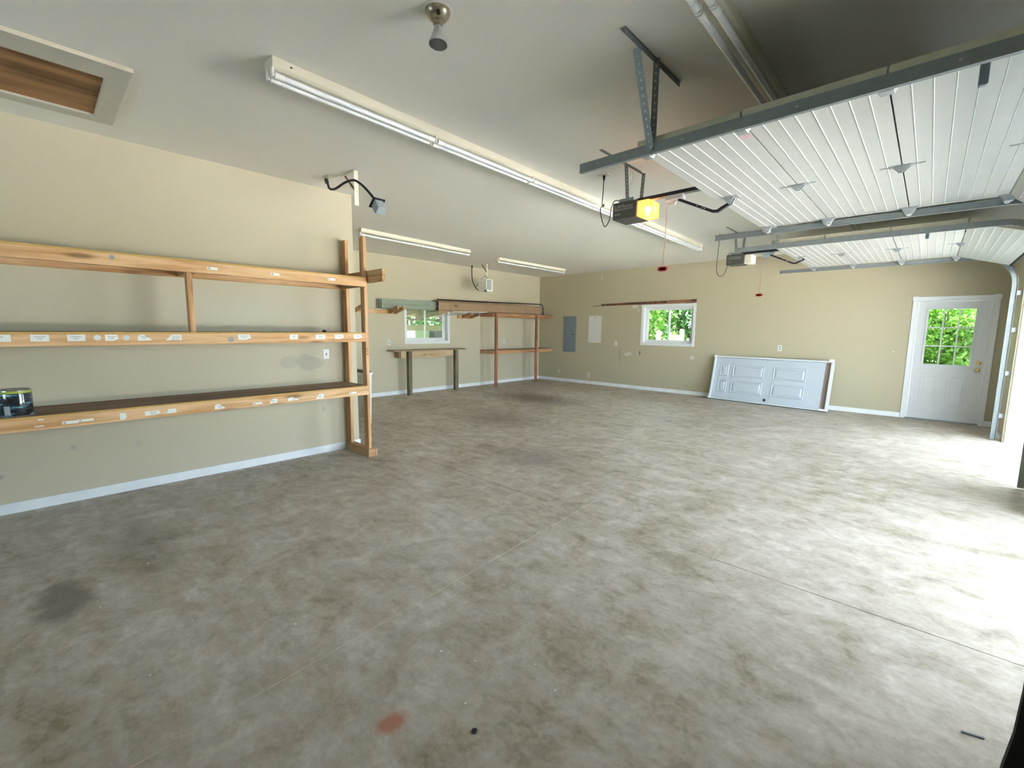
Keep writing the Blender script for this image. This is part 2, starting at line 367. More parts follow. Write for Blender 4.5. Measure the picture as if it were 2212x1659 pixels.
W1 = (5.735, 6.915, 1.19, 2.08)      # recess window hole  y0 y1 z0 z1
W2 = (-5.27, -4.04, 1.19, 2.07)      # far window hole x0 x1
DR = (-0.205, 0.70, 0.0, 2.05)       # door hole
struct('wall_recess', wall_grid('x', XB-.15, XB, YC, D+.15, 0, H, [W1]), M['wall'])
struct('wall_far', wall_grid('y', D, D+.15, XB-.15, XR+.15, 0, H, [W2, DR]), M['wall_far'])
G1 = (2.65, 5.39); G2 = (6.45, 9.07); GH = 2.30
struct('wall_right', wall_grid('x', XR, XR+.15, YB-.15, D+.15, 0, H, [(G1[0], G1[1], 0, GH), (G2[0], G2[1], 0, GH)]), M['wall'])
W_FILL = (-4.4, -3.1, 1.0, 2.2)  # unseen window hole, added behind the camera to brighten the near room
struct('wall_back', wall_grid('y', YB-.15, YB, XL-.15, XR+.15, 0, H, [W_FILL]), M['wall'])
b = MB()
b.box(XL, XL+.014, YB, YC+.012, 0, .085); struct('baseboard_left', b, M['basebd'], bevel=.002)
struct('baseboard_recess', MB().box(XB, XB+.014, YC, D, 0, .085), M['basebd'], bevel=.002)
b = MB(); b.box(XB+.014, -0.27, D-.014, D, 0, .085); b.box(0.765, XR, D-.014, D, 0, .085)
struct('baseboard_far', b, M['basebd'], bevel=.002)
struct('baseboard_right', MB().box(XR-.014, XR, 9.2, D-.014, 0, .085), M['basebd'], bevel=.002)
b = MB(); b.prism([(XR+.2, -4.2, 3.0), (XR+2.0, -4.2, 2.68), (XR+2.0, -4.2, 2.76), (XR+.2, -4.2, 3.2)], (0, D+5.2, 0)); struct('sky_block_awning', b, M['white'])  # unseen overhang, added to cut sky light on the floor by the doors
b = MB(); b.prism([(XR+.75, -4.2, H+.27), (-3.9, -4.2, H+2.1), (XB-.7, -4.2, H+.27)], (0, D+5.2, 0)); struct('roof', b, plain('added_roof_shingle', (.12, .11, .10), .9))  # unseen gable roof, added to lengthen the building's shadow on the driveway
# garage opening jambs and head trim
b = MB()
for y0, y1 in (G1, G2):
    b.box(XR+.02, XR+.30, y0, y0+.025, -.02, GH); b.box(XR+.02, XR+.30, y1-.025, y1, -.02, GH); b.box(XR+.02, XR+.30, y0+.025, y1-.025, GH-.025, GH)
struct('trim_1', b, M['white'])

# ------------------------------------------------------------------ outside
o = MB().box(XR+.16, 18, -20, 30, -.18, -.03).build('driveway', M['drive']); o['kind'] = 'structure'
b = MB(); b.box(-30, 16, D+.12, 40, -.25, -.06); b.box(-30, XB-.15, -12, D+.12, -.25, -.06); b.box(18, 90, -60, 90, -.25, -.06)
o = b.build('lawn', M['grass']); o['kind'] = 'structure'

def leaves(cx, cy_, cz, rx, ry, rz, n, size, shell=0.5):
    mb = MB()
    for i in range(n):
        while True:
            p = Vector((random.uniform(-1, 1), random.uniform(-1, 1), random.uniform(-1, 1)))
            if shell < p.length < 1: break
        k = 0.82+0.3*math.sin(5*p.x+3*p.z)*math.cos(4*p.y+6*p.z)
        c = Vector((cx+p.x*rx*k, cy_+p.y*ry*k, cz+p.z*rz*k)); s_ = size*random.uniform(0.6, 1.3)
        R = Euler((random.uniform(-1, 1), random.uniform(-1, 1), random.uniform(0, 6.28))).to_matrix()
        vs = [c+R @ Vector(q) for q in ((-s_, 0, 0), (-s_*.2, -s_*.45, .15*s_), (s_, 0, 0), (-s_*.2, s_*.45, .15*s_))]
        mb.add(vs, [(0, 1, 2), (0, 2, 3)])
    return mb
LM = [leafmat('leaf_green', (0.07, 0.19, 0.02), (0.27, 0.46, 0.09)), leafmat('leaf_bluish', (0.07, 0.19, 0.09), (0.24, 0.44, 0.26)),
      leafmat('leaf_russet', (0.36, 0.17, 0.09), (0.34, 0.36, 0.12)), leafmat('leaf_lime', (0.18, 0.32, 0.05), (0.38, 0.52, 0.13)), leafmat('leaf_dark', (0.03, 0.08, 0.03), (0.10, 0.22, 0.06))]
M['bark'] = plain('bark', (0.16, 0.11, 0.08), 0.9, var=0.3)
def shrub(name, label, cat, x, y, z0, rx, ry, rz, n, size, mat, group=None, stems=4):
    t = thing(name, label, cat, (x, y, z0), group)
    cz = z0+rz*1.05
    leaves(x, y, cz, rx, ry, rz, n, size, 0.35).build('foliage', mat, t)
    b = MB()
    for k in range(stems):
        a = k*2.4; b.tube([(x+.05*math.cos(a), y+.05*math.sin(a), z0), (x+.3*rx*math.cos(a), y+.3*ry*math.sin(a), z0+rz*.8), (x+.6*rx*math.cos(a), y+.6*ry*math.sin(a), z0+rz*1.5)], [.03, .02, .008], 6)
    b.build('stem', M['bark'], t); return t
shrub('shrub', 'green and yellow leafy shrub outside the left pane of the far window', 'shrub', -7.3, 14.0, -.06, 1.45, .9, 1.75, 5200, .075, LM[0])
shrub('shrub', 'russet tinged bush low outside the far window, left of the posts', 'shrub', -6.75, 12.75, -.06, .5, .4, .85, 1000, .05, LM[2])
shrub('tree', 'bluish green feathery tree outside the right pane of the far window', 'tree', -4.6, 14.8, -.06, 1.25, 1.0, 1.9, 5200, .09, LM[1])
shrub('tree', 'dark evergreen tree behind everything outside the far window', 'tree', -6.4, 18.0, -.06, 4.5, 1.5, 2.8, 5200, .2, LM[4])
shrub('conifer', 'small lime coloured conifer standing between the wooden posts outside', 'shrub', -5.52, 12.85, -.06, .13, .13, .86, 700, .035, LM[3], stems=1)
shrub('shrub', 'bright green shrub pressed against the glass of the entry door', 'shrub', 0.15, 12.3, -.06, 1.2, .7, 1.35, 3800, .085, LM[0])
shrub('tree', 'lime green tree with bare branches behind the shrub outside the entry door', 'tree', -0.2, 14.2, -.06, 2.3, 1.0, 1.9, 4600, .11, LM[3])
shrub('hedge', 'tall dark hedge filling the background outside the entry door', 'hedge', 2.4, 17.2, -.06, 3.4, .9, 2.3, 5200, .18, LM[4])
for (x, y, zt, lab) in ((-5.865, 12.6, 1.50, 'pale wooden post outside the left pane of the far window'), (-5.31, 12.6, 1.35, 'shortest pale wooden post outside the far window'), (-5.165, 12.6, 1.545, 'tallest pale wooden post outside the right pane of the far window')):
    b = MB(); b.box(x-.05, x+.05, y-.05, y+.05, -.06, zt-.03); b.prism([(x-.05, y-.05, zt-.03), (x+.05, y-.05, zt-.03), (x+.03, y-.03, zt), (x-.03, y-.03, zt)], (0, .06, 0))
    tag(b.build('fence_post', M['pale_y'], loc=(x, y, -.06)), lab, 'post')
# covered porch seen through the small window
M['porch_w'] = plain('beige_porch_wall', (0.42, 0.39, 0.28), 0.8)
pt = thing('porch_cover', 'grey open porch roof with rafters seen through the small left window', 'porch', (-10.3, 7.2, -.06))
M['porch'] = plain('weathered_porch_timber', (0.22, 0.21, 0.17), 0.8, var=0.15)
M['porch_d'] = plain('dark_porch_timber', (0.12, 0.105, 0.08), 0.8, var=0.2)
M['poly'] = plain('pale_green_roof_sheet', (0.50, 0.62, 0.42), 0.6)
MB().add([(-8.83, 4.2, 2.34), (-8.83, 12.6, 2.34), (-12.2, 12.6, 1.86), (-12.2, 4.2, 1.86), (-8.83, 4.2, 2.38), (-8.83, 12.6, 2.38), (-12.2, 12.6, 1.90), (-12.2, 4.2, 1.90)], [(0,1,2,3),(4,7,6,5),(0,4,5,1),(1,5,6,2),(2,6,7,3),(3,7,4,0)]).build('roof', M['porch'], pt)
for k in range(9):
    y = 4.6+k*.95; MB().beam((-8.86, y, 2.28), (-12.15, y, 1.80), .05, .12).build('rafter', M['porch_d'], pt)
MB().box(-12.2, -12.1, 4.2, 12.6, 1.74, 1.80).build('beam', M['porch'], pt)
MB().box(-12.2, -12.15, 4.2, 12.6, -.06, 1.60).build('back_wall', M['porch_w'], pt)
for y in (4.4, 8.2, 12.4): MB().box(-12.2, -12.1, y-.04, y+.04, 1.6, 1.74).build('post', M['porch'], pt)
ft = thing('boundary_fence', 'pale board fence standing beyond the porch outside the small window', 'fence', (-14, 9, -.06))
for k in range(30):
    y = 3.0+k*.42; MB().box(-14.02, -14, y, y+.40, -.06, 1.45).build('board', M['pale_y'], ft)
MB().box(-13.99, -13.95, 3, 15.6, 1.1, 1.2).build('rail', M['pale_y'], ft)
shrub('hedge', 'light green hedge behind the board fence outside the small window', 'hedge', -16, 11, -.06, 1.2, 6.5, 1.6, 5200, .16, LM[4])
for (y, x, c, lab) in ((7.95, -11.4, (0.45, 0.60, 0.50), 'pale green plastic tank on the porch, seen through the left pane of the small window'), (8.75, -11.4, (0.18, 0.19, 0.24), 'dark grey storage bin on the porch outside the small window')):
    mt = plain('bin_plastic', c, 0.6); b = MB()
    b.prism([(x-.3, y-.3, -.06), (x+.3, y-.3, -.06), (x+.3, y-.3, 1.42), (x-.3, y-.3, 1.42)], (0, .5, 0)); t = b.build('storage_bin', mt, loc=(x, y, -.06)); tag(t, lab, 'bin')

# ------------------------------------------------------------------ windows
def win(name, axis, u0, u1, z0, z1, plane, sgn, open_right=True):
    """trim around hole on inner wall plane, frame set back; axis 'y' -> plane y=plane, u=x ; sgn = outward direction"""
    t = bpy.data.objects.new(name, None); COL.objects.link(t); t['kind'] = 'structure'
    P = (lambda u, d, z: (u, plane+sgn*d, z)) if axis == 'y' else (lambda u, d, z: (plane+sgn*d, u, z))
    def bx(mb, a0, a1, d0, d1, c0, c1):
        p, q = P(a0, d0, c0), P(a1, d1, c1); mb.box(p[0], q[0], p[1], q[1], p[2], q[2])
    t.location = P((u0+u1)/2, 0, z0)
    tr = MB(); w = .06
    bx(tr, u0-w, u1+w, -.012, 0, z1, z1+w); bx(tr, u0-w, u1+w, -.012, 0, z0-w, z0); bx(tr, u0-w, u0, -.012, 0, z0, z1); bx(tr, u1, u1+w, -.012, 0, z0, z1)
    bx(tr, u0, u0+.008, 0, .15, z0, z1); bx(tr, u1-.008, u1, 0, .15, z0, z1); bx(tr, u0+.008, u1-.008, 0, .15, z1-.008, z1); bx(tr, u0+.008, u1-.008, 0, .15, z0, z0+.008)
    tr.build('window_trim', M['white'], t)
    fr = MB(); f = .04; a0, a1, b0, b1 = u0+.008, u1-.008, z0+.008, z1-.008
    bx(fr, a0, a1, .09, .14, b0, b0+f); bx(fr, a0, a1, .09, .14, b1-f, b1); bx(fr, a0, a0+f, .09, .14, b0+f, b1-f); bx(fr, a1-f, a1, .09, .14, b0+f, b1-f)
    fr.build('window_frame', M['white'], t, bevel=.003)
    mid = (u0+u1)/2
    for (s0, s1, d) in ((a0+f, mid+.02, .115), (mid-.02, a1-f, .093)):
        sh = MB(); q = .03; c0, c1 = b0+f, b1-f
        bx(sh, s0, s1, d, d+.02, c0, c0+q); bx(sh, s0, s1, d, d+.02, c1-q, c1); bx(sh, s0, s0+q, d, d+.02, c0+q, c1-q); bx(sh, s1-q, s1, d, d+.02, c0+q, c1-q)
        so = sh.build('sash', M['white'], t, bevel=.002)
        gp = MB(); bx(gp, s0+q, s1-q, d+.008, d+.012, c0+q, c1-q); gp.build('pane', M['glass'], so)
    return t
win('window_1', 'x', *W1, XB, -1)
win('window_2', 'y', *W2, D, 1)
win('added_fill_window', 'y', *W_FILL, YB, -1)  # added fill window, out of view

# ------------------------------------------------------------------ entry door
dt = bpy.data.objects.new('door_1', None); COL.objects.link(dt); dt['kind'] = 'structure'; dt.location = (.25, D, 0)
M['doorw'] = plain('white_door_paint', (0.70, 0.71, 0.72), 0.4, var=0.03)
b = MB(); b.box(-.265, -.205, D-.016, D, 0, 2.05); b.box(.70, .765, D-.016, D, 0, 2.05); b.box(-.265, .765, D-.016, D, 2.05, 2.11)
b.box(-.275, -.195, D-.022, D, 2.045, 2.12); b.box(.69, .775, D-.022, D, 2.045, 2.12)
b.box(-.205, -.185, D, D+.15, 0, 2.05); b.box(.68, .70, D, D+.15, 0, 2.05); b.box(-.185, .68, D, D+.15, 2.03, 2.05)
b.build('door_casing', M['white'], dt, bevel=.003)
GX0, GX1, GZ0, GZ1 = -.045, .515, .97, 1.90
sl = wall_grid('y', D+.03, D+.07, -.182, .677, .018, 2.027, [(GX0, GX1, GZ0, GZ1)])
so = sl.build('door_slab', M['doorw'], dt)
b = MB(); q = .03
for (x0, x1, z0, z1) in ((GX0-q, GX1+q, GZ1, GZ1+q), (GX0-q, GX1+q, GZ0-q, GZ0), (GX0-q, GX0, GZ0, GZ1), (GX1, GX1+q, GZ0, GZ1)): b.box(x0, x1, D+.018, D+.03, z0, z1)
for k in (1, 2):
    xx = GX0+(GX1-GX0)*k/3; b.box(xx-.01, xx+.01, D+.03, D+.05, GZ0, GZ1); zz = GZ0+(GZ1-GZ0)*k/3; b.box(GX0, GX1, D+.031, D+.049, zz-.01, zz+.01)
b.build('muntins', M['doorw'], dt, bevel=.003)
MB().box(GX0, GX1, D+.052, D+.056, GZ0, GZ1).build('door_glass', M['glass'], dt)
for x0, x1 in ((-.06, .17), (.28, .51)):
    b = MB(); z0, z1 = .27, .80
    for (a0, a1, c0, c1, d) in ((x0, x1, z0, z1, .004), (x0+.035, x1-.035, z0+.035, z1-.035, .010)):
        b.add([(a0, D+.03, c0), (a1, D+.03, c0), (a1, D+.03, c1), (a0, D+.03, c1), (a0+.012, D+.03-d, c0+.012), (a1-.012, D+.03-d, c0+.012), (a1-.012, D+.03-d, c1-.012), (a0+.012, D+.03-d, c1-.012)],
              [(4,5,6,7),(0,1,5,4),(1,2,6,5),(2,3,7,6),(3,0,4,7)])
    b.build('raised_panel', M['doorw'], dt)
MB().lathe([(.03, 0), (.03, .006), (.012, .012), (.012, .035), (.027, .045), (.03, .058), (.02, .07), (0, .073)], (.615, D+.03, .905), (0, -1, 0)).build('door_knob', M['brass'], dt, smooth=True)
MB().lathe([(.032, 0), (.03, .01), (.016, .014), (.014, .02), (0, .022)], (.622, D+.03, 1.02), (0, -1, 0)).build('deadbolt', M['brass'], dt, smooth=True)
MB().box(-.205, .70, D-.03, D+.15, 0, .018).build('threshold', M['galv'], dt)

# ------------------------------------------------------------------ ceiling hatch
ht = thing('attic_hatch', 'brown board attic hatch in a pale raised frame on the ceiling', 'hatch', (-4.3, 0, H))
hx0, hx1, hy0, hy1 = -4.80, -3.72, -.62, .535
b = wall_grid('x', 0, 1, 0, 1, 0, 1, [])
b = MB(); px0, px1, py0, py1 = -4.68, -3.94, -.36, .42
for (x0, x1, y0, y1) in ((hx0, px0, hy0, hy1), (px1, hx1, hy0, hy1), (px0, px1, hy0, py0), (px0, px1, py1, hy1)): b.box(x0, x1, y0, y1, H-.022, H)
b.build('hatch_frame', plain('hatch_frame_tan', (0.62, 0.585, 0.49), .9), ht, bevel=.002)  # frame coloured a little darker and warmer than the ceiling
MB().box(px0, px1, py0, py1, H-.006, H).build('hatch_panel', M['osb'], ht)
MB().box(hx1, hx1+.004, hy0, hy1, H-.026, H-.002).build('lit_edge', M['cream'], ht)  # cream strip paints the daylight on the frame's near side face

# ------------------------------------------------------------------ strip lights
def strip(loc, n, label, group, tubes=2, w=.11):
    """origin at start end on ceiling, runs along +y, n tubes of 1.22"""
    t = thing('strip_light', label, 'ceiling light', loc, group); x, y, z = loc; L = n*1.215
    b = MB(); b.prism([(x-w/2, y, z), (x-w/2, y, z-.05), (x-w/2+.02, y, z-.062), (x+w/2-.02, y, z-.062), (x+w/2, y, z-.05), (x+w/2, y, z)], (0, L, 0))
    b.build('housing', M['cream'], t, bevel=.002)
    for yy in (.10, n*1.215-.14): MB().box(x+w/2, x+w/2+.001, y+yy, y+yy+.014, z-.03, z-.022).build('knockout', M['dark_slot'], t)
    xs = (-.032, .032) if tubes == 2 else (0,)
    for k in range(n):
        for dx in xs:
            y0, y1 = y+k*1.215+.012, y+(k+1)*1.215-.012; zz = z-.094
            tb = MB().tube([(x+dx, y0+.055, zz), (x+dx, y1-.055, zz)], .0165, 14).build('tube', M['tube'], t, smooth=True)
            for (ca, cb) in ((y0+.006, y0+.06), (y1-.06, y1-.006)): MB().tube([(x+dx, ca, zz), (x+dx, cb, zz)], .0175, 14).build('tube_cap', M['cap'], tb, smooth=True)
    for k in range(n+1):
        yy = min(max(y+k*1.215, y+.006), y+L-.006)
        for dx in xs: MB().box(x+dx-.014, x+dx+.014, yy-.006, yy+.006, z-.108, z-.058).build('lamp_holder', M['cap'], t)
    return t
s = strip((-2.98, 1.06, H-.001), 6, 'longest double tube strip light, running down the middle of the ceiling', 'strip lights'); s.rotation_euler = (0, 0, .029)
s = strip((-6.72, 3.62, H-.001), 2, 'single row strip light near the shelf posts, left of the hanging box', 'strip lights', tubes=1, w=.09); s.rotation_euler = (0, 0, .062)
s = strip((-7.05, 7.05, H-.001), 2, 'strip light nearest the far left corner of the room', 'strip lights', tubes=1, w=.09); s.rotation_euler = (0, 0, .004)
s = strip((-.88, 1.0, H-.001), 6, 'double tube strip light above the raised garage doors, top right', 'strip lights'); s.rotation_euler = (0, 0, .005)

# ------------------------------------------------------------------ ceiling lamp
lx, ly = -1.925, 1.49
t = thing('ceiling_lamp', 'round metal ceiling lamp holder with silver reflector bulb', 'ceiling light', (lx, ly, H))
MB().lathe([(0, 0), (.062, 0), (.062, -.008), (.058, -.020), (.046, -.036), (.030, -.046), (0, -.05)], (lx, ly, H), n=36).build('base', M['screen'], t, smooth=True)
b = MB().lathe([(.070, 0), (.074, -.002), (.072, -.004), (.060, -.004)], (lx, ly, H), n=36); b.build('paint_ring', M['cap'], t, smooth=True)
for a in (-0.6, 2.4): MB().lathe([(.009, -.02), (.009, -.043), (0, -.045)], (lx+.045*math.cos(a), ly+.045*math.sin(a), H), n=10).build('screw', M['dark_slot'], t)
ax = Vector((.05, -.05, -1)).normalized(); c0 = Vector((lx, ly, H-.044))
MB().lathe([(0, 0), (.024, 0), (.024, .02), (.017, .024), (.016, .034), (0, .034)], c0, ax).build('socket', M['screen'], t, smooth=True)
c1 = c0+ax*.030
MB().lathe([(.017, 0), (.021, .015), (.029, .04), (.040, .068), (.046, .082), (.0465, .088)], c1, ax, 32).build('bulb', M['chrome'], t, smooth=True)
MB().lathe([(.0465, .087), (.040, .080), (.030, .060), (.016, .035), (0, .028)], c1, ax, 32).build('reflector', M['chrome'], t, smooth=True)
MB().lathe([(.044, .0865), (.02, .0885), (0, .089)], c1, ax, 32).build('bulb_face', M['glass'], t, smooth=True)

# ------------------------------------------------------------------ drop cord with bracket by the partition corner
t = thing('ceiling_outlet', 'ceiling outlet plate feeding the thick black drop cord near the wall corner', 'outlet', (-4.73, 2.22, H))
MB().box(-4.79, -4.67, 2.18, 2.26, H-.006, H).build('plate', M['cream'], t, bevel=.002)
t2 = thing('drop_cord', 'thick black power cord with grey plug, draped over a ceiling bracket', 'cord', (-4.76, 2.24, H-.006))
P = [(-4.80, 2.22, 3.044), (-4.80, 2.235, 3.0), (-4.77, 2.24, 2.945), (-4.70, 2.25, 2.925), (-4.60, 2.25, 2.925), (-4.50, 2.255, 2.94), (-4.40, 2.26, 2.945), (-4.28, 2.265, 2.93), (-4.16, 2.265, 2.87), (-4.05, 2.26, 2.80), (-3.93, 2.255, 2.71), (-3.86, 2.25, 2.655)]
MB().tube(curve_pts(P, 6), .0115, 10).build('cable', M['rubber'], t2, smooth=True)
MB().tube([(-4.80, 2.22, 3.044), (-4.80, 2.23, 3.00)], .019, 12).build('plug', M['rubber'], t2, smooth=True)
d = Vector((.62, 0, -.78)).normalized(); e = Vector((-3.86, 2.25, 2.655))
MB().tube([e-d*.01, e+d*.035], [.016, .02], 12).build('connector_collar', M['rubber'], t2, smooth=True)
sd = Vector((.78, 0, .62)); b = MB(); b.beam(e+d*.03, e+d*.14, .09, .085, upv=sd)
b.build('connector', M['grey_pl'], t2, bevel=.012)
b = MB(); b.beam(e+d*.028, e+d*.036, .12, .11, upv=sd); b.build('connector_flange', M['rubber'], t2)
t = thing('angle_bracket', 'cream steel bracket hanging from the ceiling by the partition corner', 'bracket', (-4.4, 2.31, H))
b = MB(); b.box(-4.60, -4.335, 2.295, 2.335, H-.004, H); b.build('top_plate', M['cream'], t)
b = MB(); b.prism([(-4.335, 2.29, H), (-4.335, 2.335, H), (-4.335, 2.335, H-.34), (-4.335, 2.29, H-.34)], (-.004, 0, 0)); b.build('upright', M['cream'], t)
MB().beam((-4.57, 2.315, H-.005), (-4.34, 2.315, H-.21), .022, .006, upv=(0, 1, 0)).build('brace', M['old_z'], t)
# ------------------------------------------------------------------ box hanging in the far left
t = thing('ceiling_outlet', 'small dark ceiling plate above the black cord of the hanging box', 'outlet', (-8.40, 7.50, H))
MB().box(-8.46, -8.34, 7.46, 7.54, H-.006, H).build('plate', M['cream'], t, bevel=.002)
t = thing('angle_bracket', 'cream steel ceiling bracket carrying the hanging white box', 'bracket', (-8.0, 7.55, H))
MB().box(-8.15, -7.93, 7.53, 7.57, H-.004, H).build('top_plate', M['cream'], t)
MB().box(-7.934, -7.93, 7.53, 7.57, H-.34, H).build('upright', M['cream'], t)
MB().beam((-8.12, 7.55, H-.005), (-7.935, 7.55, H-.21), .022, .006, upv=(0, 1, 0)).build('brace', M['olive_z'], t)
t = thing('utility_box', 'white metal box with dark fins hanging from a ceiling bracket on black cord', 'electrical box', (-7.93, 7.52, 2.39))
b = MB().box(-8.08, -7.80, 7.40, 7.62, 2.385, 2.67); b.build('body', M['cap'], t, bevel=.006)
for k in range(7): MB().box(-7.80, -7.765, 7.42, 7.54, 2.43+k*.033, 2.445+k*.033).build('fin', M['panel_grey'], t)
MB().box(-7.86, -7.79, 7.395, 7.41, 2.37, 2.42).build('latch', M['panel_grey'], t)
MB().box(-8.10, -8.075, 7.42, 7.60, 2.43, 2.64).build('side_plate', M['black'], t)
MB().tube([(-7.99, 7.45, 2.67), (-7.99, 7.47, 2.73), (-7.90, 7.5, 2.73), (-7.90, 7.52, 2.67)], .006, 8).build('handle', M['cream'], t)
MB().tube(curve_pts([(-8.27, 7.50, 2.52), (-8.15, 7.5, 2.63), (-8.02, 7.52, 2.74), (-7.93, 7.55, 2.78)], 5), .007, 8).build('tie_wire', M['black'], t, smooth=True)
MB().box(-7.945, -7.925, 7.53, 7.57, 2.66, 2.74).build('hook', M['galv'], t)
b = MB(); 
for xx, zz in ((-8.03, 2.60), (-7.97, 2.56), (-8.03, 2.47)): b.box(xx, xx+.045, 7.397, 7.401, zz, zz+.006)
b.build('printing', M['ink'], t)
t = thing('power_cord', 'black cord looping from the ceiling down to the hanging white box', 'cord', (-8.40, 7.50, H-.006))
MB().tube(curve_pts([(-8.42, 7.5, 3.044), (-8.425, 7.5, 2.85), (-8.40, 7.5, 2.68), (-8.33, 7.5, 2.55), (-8.22, 7.5, 2.45), (-8.09, 7.5, 2.41)], 6), .011, 8).build('cable', M['rubber'], t, smooth=True)
MB().tube([(-8.42, 7.5, 3.044), (-8.42, 7.5, 2.99)], .02, 10).build('plug', M['rubber'], t, smooth=True)

# ------------------------------------------------------------------ garage doors
def vgroove_section(mb, x0, x1, y0, y1, zf0, zf1, T):
    """inner face from (x0,zf0) to (x1,zf1), thickness T upward"""
    n = Vector((-(zf1-zf0), 0, (x1-x0))).normalized()*T
    mb.prism([(x0, y0, zf0), (x1, y0, zf1), (x1+n.x, y0, zf1+n.z), (x0+n.x, y0, zf0+n.z)], (0, y1-y0, 0))
HINGE_PROTO = [None]
def hinge(parent, x, y, z, ang=0):
    """galvanised centre hinge seen from below, wings along x"""
    b = MB()
    pl = [(-.115, -.012), (-.075, -.014), (-.04, -.028), (.04, -.028), (.075, -.014), (.115, -.012), (.115, .012), (.075, .014), (.04, .028), (-.04, .028), (-.075, .014), (-.115, .012)]
    b.prism([(x+p[0], y+p[1], z) for p in pl], (0, 0, -.004))
    b.prism([(x-.045, y-.02, z-.004), (x+.045, y-.02, z-.004), (x+.015, y-.02, z-.038), (x-.015, y-.02, z-.038)], (0, .003, 0))
    b.prism([(x-.045, y+.02, z-.004), (x+.045, y+.02, z-.004), (x+.015, y+.02, z-.038), (x-.015, y+.02, z-.038)], (0, .003, 0))
    b.tube([(x, y-.028, z-.026), (x, y+.028, z-.026)], .006, 8)
    o = b.build('hinge', M['galv_light'], parent)
    return o
def roller(parent, x, ye, yt, z):
    b = MB(); s = 1 if yt > ye else -1
    b.prism([(x-.06, ye-s*.07, z), (x+.06, ye-s*.07, z), (x+.06, ye, z), (x-.06, ye, z)], (0, 0, -.004))
    b.prism([(x-.05, ye-s*.055, z-.004), (x+.05, ye-s*.055, z-.004), (x+.025, ye-s*.055, z-.05), (x-.025, ye-s*.055, z-.05)], (0, s*.05, 0))
    o = b.build('roller_bracket', M['galv_light'], parent)
    MB().tube([(x, ye-s*.07, z-.035), (x, yt, z-.035)], .0065, 8).build('roller_stem', M['galv_light'], o, smooth=True)
    MB().tube([(x, yt-.011, z-.035), (x, yt+.011, z-.035)], .021, 14).build('roller_wheel', M['cap'], o, smooth=True)
ZF = 2.585; TZ = 2.55
def gdoor(label, xe, y0, y1, endp, yt0, yt1, lock=True, sticker=True):
    t = thing('garage_door', label, 'garage door', ((xe+.3), (y0+y1)/2, ZF), 'garage doors')
    L = .592; xs = [xe, xe+L, xe+2*L, xe+3*L]; segs = [(xs[0], ZF, xs[1], ZF), (xs[1], ZF, xs[2], ZF), (xs[2], ZF, xs[3], ZF), (xs[3], ZF, endp[0], endp[1])]
    for i, (xa, za, xb, zb) in enumerate(segs):
        b = MB(); e = .004; dx, dz = (xb-xa), (zb-za); ln = math.hypot(dx, dz); ux, uz = dx/ln, dz/ln
        vgroove_section(b, xa+ux*e, xb-ux*e, y0, y1, za+uz*e, zb-uz*e, .048)
        b.cur = 1
        nb = Vector((-uz, 0, ux))
        for k in range(1, 8):
            c = Vector((xa+dx*k/8, 0, za+dz*k/8))
            p0 = c-Vector((ux, 0, uz))*.0028; p1 = c+Vector((ux, 0, uz))*.0028; p2 = c-nb*.003
            b.prism([(p0.x, y0+.05, p0.z), (p1.x, y0+.05, p1.z), (p2.x, y0+.05, p2.z)], (0, y1-y0-.1, 0))
        s_ = b.build('door_section', [M['gdoor'], M['groove']], t)
        nn = nb*.05
        for (ya, yb) in ((y0-.003, y0), (y1, y1+.003)):
            MB().prism([(xa+ux*.006, ya, za), (xb-ux*.006, ya, zb), (xb-ux*.006+nn.x, ya, zb+nn.z), (xa+ux*.006+nn.x, ya, za+nn.z)], (0, yb-ya, 0)).build('end_cap', M['gdoor_edge'], s_)
    for x in xs[1:]:
        for k in (1/3., .5, 2/3.) if False else (.5,): hinge(t, x, y0+(y1-y0)*k, ZF)
        roller(t, x, y0, yt0, ZF); roller(t, x, y1, yt1, ZF)
    roller(t, xe+.06, y0, yt0, ZF); roller(t, xe+.06, y1, yt1, ZF)
    ym = (y0+y1)/2
    b = MB(); xa = xe+.10; b.prism([(xa-.04, ym-.05, ZF), (xa+.08, ym-.05, ZF), (xa+.08, ym+.05, ZF), (xa-.04, ym+.05, ZF)], (0, 0, -.004))
    b.prism([(xa-.03, ym-.025, ZF-.004), (xa+.05, ym-.025, ZF-.004), (xa+.03, ym-.025, ZF-.05), (xa, ym-.025, ZF-.05)], (0, .004, 0))
    b.prism([(xa-.03, ym+.021, ZF-.004), (xa+.05, ym+.021, ZF-.004), (xa+.03, ym+.021, ZF-.05), (xa, ym+.021, ZF-.05)], (0, .004, 0))
    b.build('arm_bracket', M['galv_light'], t)
    if lock:
        xl = xs[2]+.30; b = MB(); b.box(xl-.10, xl+.13, y0+.015, y0+.055, ZF-.028, ZF); b.build('slide_lock', M['galv_light'], t, bevel=.003)
        MB().beam((xl, y0+.09, ZF-.012), (xl, y0+.09, ZF-.10), .03, .03, upv=(0, 1, 0)).build('lock_handle', M['panel_grey'], t, bevel=.006)
    if sticker:
        MB().box(xe+.52, xe+.585, y0+.20, y0+.255, ZF-.001, ZF).build('warning_sticker', M['sticker'], t)
    # bottom weather seal
    xa, za = endp; MB().tube([(xa+.012, y0, za-.004), (xa+.012, y1, za-.004)], .014, 8).build('bottom_seal', M['rubber'], t)
    return t
M['sticker'] = plain('faded_pink_sticker', (0.62, 0.42, 0.44), 0.6, var=0.15, scale=60)
gdoor('nearest raised white garage door, ribbed underside with hinges, overhead right', -1.42, 2.62, 5.385, (.80, 2.21), 2.575, 5.43)
gdoor('farther raised white garage door, overhead beside the far wall', -1.60, 6.455, 9.09, (.70, 2.42), 6.41, 9.14, sticker=False)

